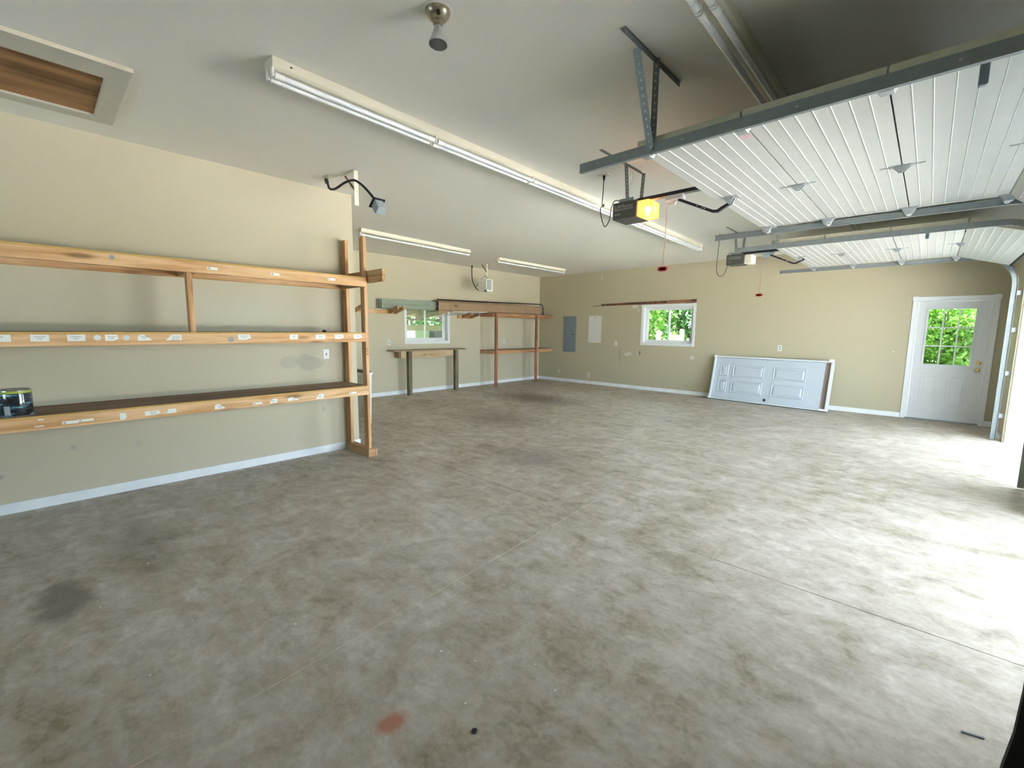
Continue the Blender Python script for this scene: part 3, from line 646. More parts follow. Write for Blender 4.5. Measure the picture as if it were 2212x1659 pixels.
def track(label, xs, y, side, hang_x, group='garage door tracks', near_angle=False, hanger=True):
    """C shaped track; side=+1 opens toward +y"""
    t = thing('door_track', label, 'track', (XR-.08, y, 0), group)
    zc = TZ; hh = .029; dd = .022
    def prof(c, u):   # c centre (x,z), u normal in xz plane -> section ring
        pts = []
        for (dy, dn) in ((dd*side*.6, hh), (-dd*side*.6, hh), (-dd*side*.6, -hh), (dd*side*.6, -hh), (dd*side*.6, -hh+.004), (-dd*side*.6+.004*side, -hh+.004), (-dd*side*.6+.004*side, hh-.004), (dd*side*.6, hh-.004)):
            pts.append((c[0]+u[0]*dn, y+dy, c[1]+u[1]*dn))
        return pts
    def sweep(path):
        b = MB(); rings = [prof(c, u) for c, u in path]; n = 8; vs = [v for r in rings for v in r]; fs = []
        for i in range(len(rings)-1):
            for k in range(n):
                k2 = (k+1) % n; fs.append((i*n+k, i*n+k2, (i+1)*n+k2, (i+1)*n+k))
        fs.append(tuple(range(n))); fs.append(tuple((len(rings)-1)*n+k for k in range(n))); b.add(vs, fs); return b
    xc, R = .40, .38; zc2 = zc-R
    path = [((xs, zc), (0, 1)), ((xc, zc), (0, 1))]
    hz = sweep(path).build('horizontal_track', M['galv'], t)
    path = []
    for k in range(0, 11):
        a = math.pi/2*(1-k/10.); path.append(((xc+R*math.cos(a), zc2+R*math.sin(a)), (math.cos(a), math.sin(a))))
    sweep(path).build('curved_track', M['galv'], t)
    xv = xc+R
    sweep([((xv, zc2), (1, 0)), ((xv, .01), (1, 0))]).build('vertical_track', M['galv'], t)
    for k in range(int((xc-xs)/.55)):
        xx = xs+.14+k*.55; MB().tube([(xx, y-side*dd*.62, zc), (xx, y-side*(dd*.62+.003), zc)], .006, 10).build('bolt_head', M['galv_light'], hz)
    # jamb brackets
    for zz in (.35, .95, 1.55, 2.05):
        MB().box(xv+.02, XR, y-side*.03-.012, y-side*.03+.012, zz-.03, zz+.03).build('jamb_bracket', M['galv_light'], t)
    if hanger:
        hx = hang_x
        def angle(a, b_, nm, w=.03):
            a, b_ = Vector(a), Vector(b_); mb = MB(); mb.beam(a+Vector((0, 0, 0)), b_, w, .0025, upv=(0, 1, 0)); 
            mb.beam(a+Vector((-w/2, w/2, 0)), b_+Vector((-w/2, w/2, 0)), w, .0025, upv=(1, 0, 0))
            hb = mb; hb.cur = 1; n = int((b_-a).length/.038); d = (b_-a).normalized()
            for k in range(1, n):
                c = a+(b_-a)*k/n; hb.beam(c-d*.006+Vector((0, -.0018, 0)), c+d*.006+Vector((0, -.0018, 0)), .009, .001, upv=(0, 1, 0))
                c2 = c+Vector((-w/2-.0018, w/2, 0)); hb.beam(c2-d*.006, c2+d*.006, .009, .001, upv=(1, 0, 0))
            mb.build(nm, [M['galv'], M['hole']], t)
        angle((hx, y-.005, zc-.03), (hx, y-.005, H-.01), 'hanger_upright', .038)
        if near_angle:
            angle((hx-.012, y-.008, zc-.0), (hx-.04, y-.17, H-.01), 'hanger_brace', .042)
            mb = MB(); mb.box(hx-.035, hx-.005, y-.36, y+.33, H-.004, H); mb.box(hx-.008, hx-.005, y-.36, y+.33, H-.035, H); mb.build('ceiling_angle', M['galv'], t)
            MB().tube([(hx+.0, y-.028, zc), (hx+.0, y-.018, zc)], .012, 6).build('bolt', M['galv_light'], t)
        else:
            MB().box(hx-.03, hx-.0, y-.2, y+.2, H-.004, H).build('ceiling_angle', M['galv'], t)
    return t
M['hole'] = plain('punched_hole_light', (0.70, 0.68, 0.60), 0.8)
track('closest overhead steel track, hung from perforated angle struts', -1.80, 2.572, 1, -1.29, near_angle=True)
track('steel track under the far edge of the nearest raised garage door', -1.91, 5.435, -1, -1.36)
track('steel track under the near edge of the farther raised garage door', -1.96, 6.405, 1, -1.49)
track('steel track closest to the far wall and the entry door', -2.06, 9.15, -1, -1.60, hanger=False)

# ------------------------------------------------------------------ openers
def text_obj(txt, size, mat, parent, origin, xdir, zdir, name='lettering', depth=.0008):
    cu = bpy.data.curves.new('lettering', 'FONT'); cu.body = txt; cu.size = size; cu.extrude = depth; cu.resolution_u = 2
    tmp = bpy.data.objects.new('tmp', cu); COL.objects.link(tmp)
    bpy.context.view_layer.update()
    dg = bpy.context.evaluated_depsgraph_get(); me = bpy.data.meshes.new_from_object(tmp.evaluated_get(dg))
    bpy.data.objects.remove(tmp)
    xd = Vector(xdir).normalized(); zd = Vector(zdir).normalized(); yd = xd.cross(zd)*-1
    mm = Matrix((xd, zd, xd.cross(zd))).transposed().to_4x4(); mm.translation = Vector(origin)-wloc(parent)
    me.transform(mm); me.materials.clear(); me.materials.append(mat)
    o = bpy.data.objects.new(name, me); COL.objects.link(o); o.parent = parent
    return o
M['lens_on'] = None
def lens_mat():
    mt, n, l, b = new_mat('glowing_lens'); out = n['Material Output']
    tr = n.new('ShaderNodeBsdfTranslucent'); tr.inputs[0].default_value = (.95, .50, .18, 1)
    tp = n.new('ShaderNodeBsdfTransparent'); tp.inputs[0].default_value = (1.0, .62, .28, 1)
    em = n.new('ShaderNodeEmission'); em.inputs[0].default_value = (1.0, .50, .13, 1); em.inputs[1].default_value = .05
    m1 = n.new('ShaderNodeMixShader'); m1.inputs[0].default_value = .30; l.new(tr.outputs[0], m1.inputs[1]); l.new(tp.outputs[0], m1.inputs[2])
    a = n.new('ShaderNodeAddShader'); l.new(m1.outputs[0], a.inputs[0]); l.new(em.outputs[0], a.inputs[1]); l.new(a.outputs[0], out.inputs[0]); n.remove(b); return mt
M['lens_on'] = lens_mat()
M['lens_off'] = plain('cream_lens', (0.78, 0.74, 0.60), 0.35, var=.03)
M['bulb_on'] = emit('lit_bulb', (1.0, .66, .32), 7.0)
def opener(xa, xb, y0, y1, lit, label):
    z0, z1 = 2.545, 2.70; yc = (y0+y1)/2
    t = thing('garage_door_opener', label, 'garage door opener', ((xa+xb)/2, yc, z0), 'garage door openers')
    MB().box(xa, xb, y0, y1, z0, z1).build('motor_housing', M['opener'], t, bevel=.006)
    w = xb-xa
    text_obj('LiftMaster', .048, M['lettering'], t, (xa+.022, y0-.0018, z1-.058), (1, 0, 0), (0, 0, 1))
    MB().box(xa+.022, xa+.022+w*.78, y0-.0018, y0, z1-.073, z1-.066).build('logo_underline', M['lettering'], t)
    text_obj('1/2 HP', .022, M['lettering'], t, (xa+.022, y0-.0018, z0+.035), (1, 0, 0), (0, 0, 1))
    # lens
    lx0, lx1, ly0, ly1, lz0, lz1 = xb, xb+.125, y0+.005, y1-.04, z0-.004, z1-.015
    if lit:
        b = MB(); b.box(lx0+.002, lx1, ly0, ly1, lz0, lz1); o = b.build('lamp_lens', M['lens_on'], t, bevel=.014)
        b = MB().lathe([(0, .035), (.018, .03), (.03, .012), (.028, -.005), (.014, -.035), (.012, -.05), (0, -.052)], (xb+.06, (ly0+ly1)/2, (lz0+lz1)/2), (0, 0, 1), 16); b.build('bulb', M['bulb_on'], o, smooth=True)
    else:
        MB().box(lx0+.002, lx1, ly0, ly1, lz0, lz1).build('lamp_lens', M['lens_off'], t, bevel=.02)
    # rail
    b = MB(); zr = z1+.005; b.box(xb-.06, XR-.0, yc-.02, yc+.02, zr, zr+.032); b.build('rail', M['rail'], t, bevel=.002)
    MB().box(xb-.0, XR, yc-.026, yc+.026, zr-.003, zr).build('rail_flange', M['galv'], t)
    MB().box(XR-.012, XR, yc-.05, yc+.05, zr-.02, zr+.12).build('header_bracket', M['galv'], t)
    # trolley and arm
    xt = xb+.29
    tr = MB(); tr.box(xt-.06, xt+.10, yc-.03, yc+.03, zr-.045, zr-.003); tr.prism([(xt-.05, yc-.01, zr-.045), (xt+.05, yc-.01, zr-.045), (xt+.02, yc-.01, zr-.085), (xt-.06, yc-.01, zr-.085), (xt-.05, yc-.01, zr-.065), (xt-.0, yc-.01, zr-.06)], (0, .02, 0))
    tr.build('trolley', M['panel_white'] if lit else M['grey_pl'], t, bevel=.003)
    A = [(xt+.06, yc, zr-.05), (xt+.36, yc, zr-.20), (xt+.40, yc, zr-.205), (xt+.435, yc, zr-.185), (xt+.50, yc, ZF-.035)]
    b = MB()
    for p, q in zip(A[:-1], A[1:]): b.beam(Vector(p)-(Vector(q)-Vector(p)).normalized()*.004, Vector(q)+(Vector(q)-Vector(p)).normalized()*.004, .03, .022)
    ao = b.build('door_arm', M['rail'], t)
    for k in (.55, .72, .78):
        c = Vector(A[0]).lerp(Vector(A[1]), k); MB().tube([c+Vector((0, -.016, 0)), c+Vector((0, -.0152, 0))], .005, 8).build('bolt_hole', M['hole'], ao)
    # release cord
    xc_ = xt-.05
    MB().tube([(xc_, yc, zr-.075), (xc_-.005, yc, 2.32), (xc_-.012, yc, 2.085)], .003, 6).build('release_cord', M['rope'], t)
    hb = MB(); hb.box(xc_-.062, xc_+.038, yc-.008, yc+.008, 2.045, 2.075); hb.box(xc_-.045, xc_+.02, yc-.008, yc+.008, 2.038, 2.082); hb.build('release_handle', M['red'], t, bevel=.004)
    # hanging straps
    def strap(a, b_, nm):
        a, b_ = Vector(a), Vector(b_); mb = MB(); mb.beam(a, b_, .034, .003, upv=(0, 1, 0)); mb.beam(a+Vector((-.017, .012, 0)), b_+Vector((-.017, .012, 0)), .024, .003, upv=(1, 0, 0)); hb_ = mb; mb.cur = 1; n = int((b_-a).length/.034); d_ = (b_-a).normalized()
        for k in range(1, n):
            c = a+(b_-a)*k/n+Vector((0, -.002, 0)); hb_.beam(c-d_*.006, c+d_*.006, .009, .001, upv=(0, 1, 0))
        mb.build(nm, [M['galv'], M['hole']], t)
    xm = xa+.135
    strap((xm, y0+.04, z1-.005), (xm-.035, y0+.05, H-.005), 'hanger_strap'); strap((xm+.03, y1-.02, z1-.005), (xm+.05, y1-.02, H-.05), 'hanger_strap')
    MB().box(xm-.04, xm-.01, y0-.42, y1+.05, H-.004, H).build('ceiling_angle', M['galv'], t)
    MB().beam((xm-.02, y0+.06, H-.01), (xm+.05, y1-.02, H-.06), .022, .003).build('cross_strap', M['galv'], t)
    b = MB(); b.box(xa+.06, xb-.04, y0+.01, y0+.04, z1, z1+.004); b.box(xa+.06, xb-.04, y0+.01, y0+.014, z1, z1+.03); b.build('mount_angle', M['galv'], t)
    # thin bell wires
    b = MB(); b.tube(curve_pts([(xa+.06, yc, z1+.0), (xa+.08, yc, z1+.12), (xa+.13, yc, z1+.24), (xa+.12, yc, H-.03)], 5), .002, 5)
    b.tube(curve_pts([(xa+.03, yc, z1+.0), (xa+.07, yc-.02, z1+.15), (xa+.12, yc-.02, z1+.3)], 5), .002, 5); b.build('bell_wire', M['cream'], t)
    return t
opener(-2.35, -2.10, 3.91, 4.17, True, 'dark grey garage door opener with glowing orange lamp')
opener(-2.49, -2.235, 7.65, 7.90, False, 'farther dark grey garage door opener with unlit cream lamp')
for (xp, yp, px, pz, lab, lab2, lo) in ((-2.56, 4.07, -2.33, 2.70, 'cream ceiling outlet above the lit garage door opener', 'black power cord drooping from the ceiling to the lit opener', 2.54), (-2.63, 7.70, -2.47, 2.70, 'ceiling outlet left of the farther garage door opener', 'thin dark cord drooping in a long loop to the farther opener', 2.38)):
    t = thing('ceiling_outlet', lab, 'outlet', (xp, yp, H)); MB().box(xp-.06, xp+.06, yp-.04, yp+.04, H-.006, H).build('plate', M['cream'], t, bevel=.002)
    t = thing('power_cord', lab2, 'cord', (xp, yp, H-.006))
    if lo > 2.5: P = [(xp, yp, H-.006), (xp-.005, yp, 2.9), (xp-.012, yp, 2.77), (xp+.0, yp+.01, 2.745), (xp+.008, yp, 2.765), (xp-.03, yp, 2.72), (xp-.01, yp, 2.62), (xp+.03, yp, lo), (xp+.08, yp, 2.60), (xp+.10, yp, 2.72), (xp+.15, yp, 2.775), (px+.05, yp, 2.704)]
    else: P = [(xp, yp, H-.006), (xp-.01, yp, 2.8), (xp-.02, yp, 2.55), (xp+.0, yp, 2.42), (xp+.05, yp, lo), (xp+.11, yp, 2.42), (xp+.145, yp, 2.55), (xp+.15, yp, 2.70), (xp+.18, yp, 2.735), (px+.05, yp, 2.70)]
    MB().tube(curve_pts(P, 7), .0045, 8).build('cable', M['rubber'], t, smooth=True)
    MB().tube([(xp, yp, H-.006), (xp, yp, H-.05)], [.015, .009], 10).build('plug', M['rubber'], t, smooth=True)

# ------------------------------------------------------------------ left shelving
ST = thing('wall_shelving', 'long three tier pine shelving along the left wall, covered in paper labels', 'shelf', (-4.86, 1.2, 0))
YE = 2.53; YS = -1.6; XF = -4.60     # front face x
def shelf(zt, nm, first):
    b = MB().box(XF-.038, XF, YS, YE, zt-.103, zt-.012).build('front_rail', M['wood_y'], ST, bevel=.003)
    MB().box(XL, XL+.038, YS, YE, zt-.103, zt-.012).build('rear_rail', M['wood_y'], ST, bevel=.003)
    MB().box(XL+.038, XF-.038, YE-.038, YE, zt-.103, zt-.012).build('end_rail', M['wood_x'], ST, bevel=.003)
    for y in (.95, -.6): MB().box(XL+.038, XF-.038, y-.019, y+.019, zt-.103, zt-.012).build('cross_rail', M['wood_x'], ST)
    bd = MB().box(XL+.001, XF-.002, YS, YE-.0, zt-.012, zt).build('shelf_board', M['deck'], ST)
    MB().box(XF-.002, XF, YS, YE, zt-.012, zt).build('board_edge', M['ply'], bd)
    return b
RT = shelf(2.04, 'top', 1); RM = shelf(1.434, 'mid', 0); RL = shelf(.835, 'low', 0)
def post(x0, x1, y0, y1, z0, z1, nm='post', mat='wood_z'): return MB().box(x0, x1, y0, y1, z0, z1).build(nm, M[mat], ST, bevel=.003)
FP = post(XF-.128, XF-.039, YE-.0, YE+.038, .089, 2.485)
post(XL+.022, XL+.111, YE-.0, YE+.038, .089, 2.50)
MB().box(XL+.016, XF-.01, YE-.02, YE+.06, 0.0, .089).build('foot', M['wood_x'], ST, bevel=.004)
MB().box(XF-.055, XF-.008, YE+.061, YE+.09, 0.0, .075).build('foot_block', M['wood_x'], ST, bevel=.004)
post(XF-.128, XF-.039, .905, .943, 1.434, 1.94, 'strut')
MB().box(XL+.01, -4.32, YE+.039, YE+.077, 1.985, 2.118).build('outrigger', M['wood_x'], ST, bevel=.003)
# paper labels
def label_(rail, y0, y1, z0, z1, cut=None, lines=2, tone=1):
    x = XF
    if cut == 'l': poly = [(x, y0, z0), (x, y1, z0), (x, y1, z1), (x, y0+(y1-y0)*.42, z1)]
    elif cut == 'r': poly = [(x, y0, z0), (x, y0+(y1-y0)*.6, z0), (x, y1, z0+.3*(z1-z0)), (x, y1-(y1-y0)*.1, z1), (x, y0, z1)]
    elif cut == 'torn': poly = [(x, y0, z0), (x, y1, z0+.002), (x, y1-.005, z0+.35*(z1-z0)), (x, y0+(y1-y0)*.65, z0+.55*(z1-z0)), (x, y0+(y1-y0)*.5, z1), (x, y0+(y1-y0)*.15, z1), (x, y0, z0+.6*(z1-z0))]
    else: poly = [(x, y0, z0), (x, y1, z0), (x, y1, z1), (x, y0, z1)]
    o = MB().prism(poly, (.0006, 0, 0)).build('paper_label', M['label'], rail)
    return o
mid_l = [(-.30, -.128, None), (-.037, .055, None), (.146, .243, None), (.352, .43, 'r'), (.545, .63, 'torn'), (.72, .83, 'l'), (1.25, 1.358, 'r'), (1.70, 1.778, None), (1.955, 2.054, None), (2.156, 2.256, 'r'), (2.369, 2.465, 'r')]
def ink(rail, y0, y1, z, lines):
    b = MB()
    for k, (f0, f1) in enumerate(lines):
        w = y1-y0; zz = z-k*.014; yy = y0+w*f0
        while yy < y0+w*f1:
            l_ = random.uniform(.004, .012); b.box(XF+.0006, XF+.0009, yy, min(yy+l_, y0+w*f1), zz-.003, zz+.0015+random.uniform(0, .002)); yy += l_+.002
    b.build('label_print', M['ink'], rail)
for (y0, y1, c) in mid_l:
    label_(RM, y0, y1, 1.366, 1.414, c); ink(RM, y0, y1, 1.398, [(.2, .8), (.35, .65)] if c != 'l' else [(.45, .9), (.4, .9), (.35, .85)])
for (y, z, m_, r) in ((.308, 1.391, 'bleach', .021), (.476, 1.388, 'bleach', .02), (1.193, 1.370, 'putty', .025)):
    MB().lathe([(0, 0), (r, 0), (r, .0005), (0, .0005)], (XF, y, z), (1, 0, 0), 20).build('round_mark', M[m_], RM)
MB().lathe([(0, 0), (.017, 0), (.017, .0005), (0, .0005)], (XF, .435, 2.0), (1, 0, 0), 20).build('round_mark', M['putty'], RT)
for (y0, y1) in ((1.049, 1.126), (1.558, 1.635), (2.105, 2.183)):
    label_(RT, y0, y1, 1.972, 1.996); MB().box(XF+.0006, XF+.0009, y0+.006, y0+.022, 1.976, 1.992).build('label_print', M['ink'], RT)
for (y0, y1, z0, z1, c) in ((-.048, -.02, .803, .811, None), (-.07, -.022, .757, .764, None), (.071, .155, .755, .778, None), (.155, .241, .762, .780, None), (.392, .433, .745, .797, 'r'), (.546, .647, .757, .792, 'r'), (.669, .753, .757, .772, None), (.695, .750, .772, .792, None), (1.03, 1.11, .748, .792, 'torn'), (1.337, 1.42, .754, .774, None), (1.483, 1.553, .750, .792, 'l'), (1.653, 1.755, .755, .789, 'torn'), (1.928, 2.012, .745, .793, 'l'), (2.298, 2.379, .760, .782, None)):
    label_(RL, y0, y1, z0, z1, c)
    if z1-z0 < .03 and y1-y0 > .06: MB().box(XF+.0006, XF+.0009, y0+.006, y0+.02, z0+.004, z1-.004).build('label_print', M['ink'], RL)
    elif y1-y0 > .05 and z1-z0 > .03: ink(RL, y0, y1, (z0+z1)/2+.006, [(.3, .75), (.35, .7)])
# knots/nails and scribble
b = MB()
for z in (1.22, 1.24): pass
for (z, sg) in ((1.245, [(0, .0, .03)]), ): pass
xx = XF-.039
for (z0, z1, y) in ((1.18, 1.20, .003), (1.18, 1.20, .014), (1.18, 1.20, .024), (1.21, 1.213, .003), (1.21, 1.23, .006), (1.222, 1.225, .012), (1.215, 1.235, .022), (1.24, 1.26, .004), (1.24, 1.26, .016), (1.24, 1.243, .024)):
    b.box(xx, xx+.0008, YE+y, YE+y+.004, z0, z1)
b.build('marker_writing', M['ink_dark'], FP)
for rail, z in ((RT, 1.99), (RM, 1.38), (RL, .78)):
    for dy, dz in ((-.03, .012), (-.03, -.018), (-.012, 0)): MB().lathe([(0, 0), (.003, 0), (.003, .0008), (0, .0008)], (XF, YE+dy, z+dz), (1, 0, 0), 8).build('nail_head', M['dark_slot'], rail)

# paint cans
def can(loc, label, c, band, lidc):
    x, y, z = loc; t = thing('paint_can', label, 'paint can', loc, 'paint cans on the lowest shelf')
    MB().lathe([(0, 0), (.081, 0), (.083, .004), (.083, .186), (.081, .19)], loc, n=36).build('can_body', M['tin'], t, smooth=True)
    MB().lathe([(.0835, .008), (.0838, .009), (.0838, .165), (.0835, .166)], loc, n=36).build('can_label', c, t, smooth=True)
    MB().lathe([(.0838, .166), (.084, .167), (.084, .182), (.0838, .183)], loc, n=36).build('can_band', band, t, smooth=True)
    MB().lathe([(.083, .188), (.078, .193), (.072, .187), (.066, .186), (.060, .190), (0, .190)], loc, n=36).build('can_lid', M['tin'], t, smooth=True)
    return t
M['tin'] = plain('tin', (0.55, 0.56, 0.53), 0.28, metal=.9)
def canlabel():
    mt, n, l, b = new_mat('glossy_can_label'); b.inputs['Roughness'].default_value = 0.12; b.inputs['Coat Weight'].default_value = 0.6
    tc = n.new('ShaderNodeTexCoord'); mp = n.new('ShaderNodeMapping'); l.new(tc.outputs['Object'], mp.inputs[0]); mp.inputs['Scale'].default_value = (8, 8, 26)
    nz = n.new('ShaderNodeTexNoise'); l.new(mp.outputs[0], nz.inputs['Vector']); nz.inputs['Scale'].default_value = 1.4; nz.inputs['Detail'].default_value = 3
    rp = n.new('ShaderNodeValToRGB'); l.new(nz.outputs['Fac'], rp.inputs[0]); e = rp.color_ramp.elements
    e[0].position = .45; e[0].color = (.02, .02, .022, 1); e[1].position = .72; e[1].color = (.45, .60, .62, 1); q = e.new(.56); q.color = (.03, .04, .06, 1); q = e.new(.62); q.color = (.06, .22, .32, 1)
    l.new(rp.outputs[0], b.inputs['Base Color']); return mt
M['canlabel'] = canlabel(); M['lime'] = plain('lime_band', (.38, .45, .06), .3); M['teal'] = plain('teal_label', (.10, .35, .28), .3)
c1_ = can((-4.72, -.145, .835), 'glossy black and blue paint can with lime band on the lowest shelf', M['canlabel'], M['lime'], None)
MB().prism([(-4.72+.0846*math.cos(a), -.145+.0846*math.sin(a), .852) for a in (-.75, -.55, -.35)] + [(-4.72+.0846*math.cos(a), -.145+.0846*math.sin(a), .915) for a in (-.35, -.55, -.75)], (.0005, -.0003, 0)).build('grey_patch', M['grey_pl'], c1_)
can((-4.80, -.345, .835), 'teal labelled paint can at the left edge, beside the black can', M['teal'], M['tin'], None)
b = MB().lathe([(0, 0), (.02, 0), (.024, .012), (.012, .026), (0, .03)], (-4.95, 2.20, 1.434), n=12); tag(b.build('bottle_stopper', M['black'], loc=(-4.95, 2.20, 1.434)), 'tiny dark stopper left on the middle shelf near its right end', 'stopper')

# ------------------------------------------------------------------ white utility tub behind the partition
t = thing('plastic_stand', 'white plastic stand on legs, glimpsed between the pine posts past the wall corner', 'stand', (-6.5, 3.62, 0))
x0, x1, y0, y1 = -6.80, -6.255, 3.37, 3.50
b = MB(); b.add([(x0+.02, y0+.02, .075), (x1-.025, y0+.02, .075), (x1-.025, y1-.02, .075), (x0+.02, y1-.02, .075), (x0, y0, .79), (x1, y0, .79), (x1, y1, .79), (x0, y1, .79)], [(0,3,2,1),(4,5,6,7),(0,1,5,4),(1,2,6,5),(2,3,7,6),(3,0,4,7)])
b.build('basin', M['plastub'] if 'plastub' in M else M['plastic_w'], t, bevel=.01)
MB().box(x0-.01, x1+.01, y0-.012, y1+.012, .775, .80).build('rim', M['plastic_w'], t, bevel=.006)
b = MB(); b.tube(curve_pts([(x0+.05, y0-.004, .755), (x1-.07, y0-.004, .745), (x1-.045, y0-.004, .70), (x1-.045, y0-.002, .55)], 5), .006, 6); b.build('moulded_rib', M['plastic_w'], t, smooth=True)
for (xx, yy) in ((x1-.03, y0+.01), (x1-.03, y1-.04), (x0+.03, y0+.01), (x0+.03, y1-.04)):
    b = MB(); b.add([(xx-.012, yy-.01, 0), (xx+.012, yy-.01, 0), (xx+.012, yy+.02, 0), (xx-.012, yy+.02, 0), (xx-.035, yy-.018, .74), (xx+.028, yy-.018, .74), (xx+.028, yy+.035, .74), (xx-.035, yy+.035, .74)], [(0,3,2,1),(4,5,6,7),(0,1,5,4),(1,2,6,5),(2,3,7,6),(3,0,4,7)]); b.build('leg', M['plastic_w'], t, bevel=.004)
b = MB(); cx_, cz_ = -6.345, .235
pts = [(cx_+.045*math.cos(a), y0+.0145, cz_+.035*math.sin(a)) for a in [k*math.pi/10 for k in range(0, 17)]]
for p, q in zip(pts[:-1], pts[1:]): b.beam(p, q, .006, .003, upv=(0, 1, 0))
b.box(-6.42, -6.29, y0+.013, y0+.016, .175, .185); b.box(-6.40, -6.31, y0+.013, y0+.016, .135, .142)
b.build('printed_mark', M['ink'], t)
b = MB().box(-6.74, -6.29, 3.375, 3.50, .80, .828); tag(b.build('tray', M['opener'], loc=(-6.5, 3.44, .80)), 'thin dark board lying on top of the white plastic stand', 'board')

# ------------------------------------------------------------------ outlets and panels
def outlet(name, label, cx_, cy_, cz_, axis, switch=False, group='wall outlets'):
    t = thing(name, label, 'light switch' if switch else 'outlet', (cx_, cy_, cz_), group if not switch else None)
    def bx(mb, u0, u1, d0, d1, z0, z1):
        if axis == 'x': mb.box(cx_+d0, cx_+d1, cy_+u0, cy_+u1, cz_+z0, cz_+z1)
        else: mb.box(cx_+u0, cx_+u1, cy_-d0, cy_-d1, cz_+z0, cz_+z1)
    b = MB(); bx(b, -.036, .036, 0, .005, -.058, .058); b.build('cover_plate', M['plastic_w'], t, bevel=.002)
    if switch:
        b = MB(); bx(b, -.006, .006, .005, .016, -.012, .012); b.build('toggle', M['ink'], t)
    else:
        for s_ in (-1, 1):
            b = MB(); bx(b, -.017, .017, .005, .007, s_*.022-.015, s_*.022+.015); so_ = b.build('socket', M['grey_pl'], t, bevel=.001)
            b = MB(); bx(b, -.009, -.006, .007, .0075, s_*.022-.005, s_*.022+.006); bx(b, .006, .009, .007, .0075, s_*.022-.005, s_*.022+.006); b.build('slot', M['dark_slot'], so_)
    return t
outlet('light_switch', 'white light switch plate on the left wall between shelves', XL, 2.31, 1.175, 'x', True)
outlet('wall_outlet', 'white outlet left of the small window above the workbench', XB, 5.28, 1.17, 'x')
outlet('wall_outlet', 'white outlet framed by the corner shelf posts', XB, 8.91, 1.16, 'x')
outlet('wall_outlet', 'white outlet on the far wall below the blank white sheet', -6.03, D, 1.15, 'y')
outlet('wall_outlet', 'white outlet on the far wall above the leaning white door', -2.23, D, 1.16, 'y')
t = thing('electrical_panel', 'grey steel breaker panel on the far wall near the corner shelf', 'electrical panel', (-7.53, D, .87))
MB().box(-7.74, -7.31, D-.012, D, .865, 1.875).build('panel_frame', M['panel_grey'], t, bevel=.003)
o_ = MB().box(-7.715, -7.36, D-.02, D-.012, .90, 1.84).build('panel_door', M['panel_grey'], t, bevel=.003)
MB().box(-7.43, -7.375, D-.028, D-.02, 1.35, 1.385).build('latch', M['black'], o_, bevel=.002)
t = thing('wall_sheet', 'blank white rectangular sheet fixed to the far wall beside the breaker panel', 'sheet', (-6.69, D, 1.15))
MB().prism([(-6.89, D-.008, 1.17), (-6.865, D-.008, 1.15), (-6.50, D-.008, 1.15), (-6.49, D-.008, 1.16), (-6.49, D-.008, 1.88), (-6.89, D-.008, 1.88)], (0, .008, 0)).build('sheet_panel', M['panel_white'], t)
MB().lathe([(0, 0), (.022, 0), (.022, .006), (0, .006)], (-6.69, D-.008, 1.835), (0, -1, 0), 16).build('hanging_tab', M['ink'], t)

# ------------------------------------------------------------------ peg rack over far window
t = thing('peg_rack', 'narrow brown board with dark round knobs above the far window', 'rack', (-5.25, D, 2.13))
b = MB(); b.add([(-6.50, D-.022, 2.135), (-3.98, D-.022, 2.142), (-3.98, D, 2.142), (-6.50, D, 2.135), (-6.50, D-.022, 2.185), (-3.98, D-.022, 2.225), (-3.98, D, 2.225), (-6.50, D, 2.185)], [(0,3,2,1),(4,5,6,7),(0,1,5,4),(1,2,6,5),(2,3,7,6),(3,0,4,7)])
b.build('rack_board', M['rustic'], t)
M['knobm'] = plain('dark_knob', (0.06, 0.04, 0.045), .5)
for (x, z, r) in ((-6.43, 2.158, .026), (-5.97, 2.165, .018), (-5.70, 2.168, .018), (-5.56, 2.168, .022), (-5.39, 2.17, .018), (-5.24, 2.17, .026), (-4.96, 2.178, .026), (-4.70, 2.182, .026), (-4.03, 2.19, .03)):
    MB().lathe([(0, .035), (r*.8, .035), (r, .028), (r, .018), (r*.5, .01), (r*.5, 0)], (x, D-.022, z), (0, -1, 0), 16).build('knob', M['knobm'], t, smooth=True)
MB().tube([(-6.43, D-.05, 2.15), (-6.75, D-.03, 2.128)], .006, 6).build('rod', M['dark_slot'], t)
MB().tube([(-4.03, D-.05, 2.165), (-4.2, D-.04, 2.135)], .005, 6).build('hook', M['dark_slot'], t)

# ------------------------------------------------------------------ workbench under the small window
t = thing('wall_workbench', 'narrow wall mounted workbench with two dark posts below the small window', 'workbench', (-8.45, 6.2, 0))
MB().add([(XB+.015, 5.22, .985), (-8.30, 5.17, .985), (-8.30, 7.20, .985), (XB+.015, 7.38, .985), (XB+.015, 5.22, 1.008), (-8.30, 5.17, 1.008), (-8.30, 7.20, 1.008), (XB+.015, 7.38, 1.008)], [(0,3,2,1),(4,5,6,7),(0,1,5,4),(1,2,6,5),(2,3,7,6),(3,0,4,7)]).build('bench_top', M['olive_y'], t, bevel=.002)
MB().box(-8.46, -8.42, 5.42, 6.98, .835, .985).build('apron', M['pale_y'], t, bevel=.002)
MB().box(XB+.0, -8.46, 5.40, 5.44, .835, .985).build('shaded_end_board', M['olive_y'], t, bevel=.002)  # darker wood stands for the shade on this side of the apron
MB().box(XB+.0, -8.46, 6.94, 6.98, .835, .985).build('shaded_end_board', M['olive_y'], t, bevel=.002)
for y in (5.60, 6.93): MB().box(-8.42, -8.33, y-.045, y+.045, 0, .985).build('leg', M['olive_z'], t, bevel=.004)

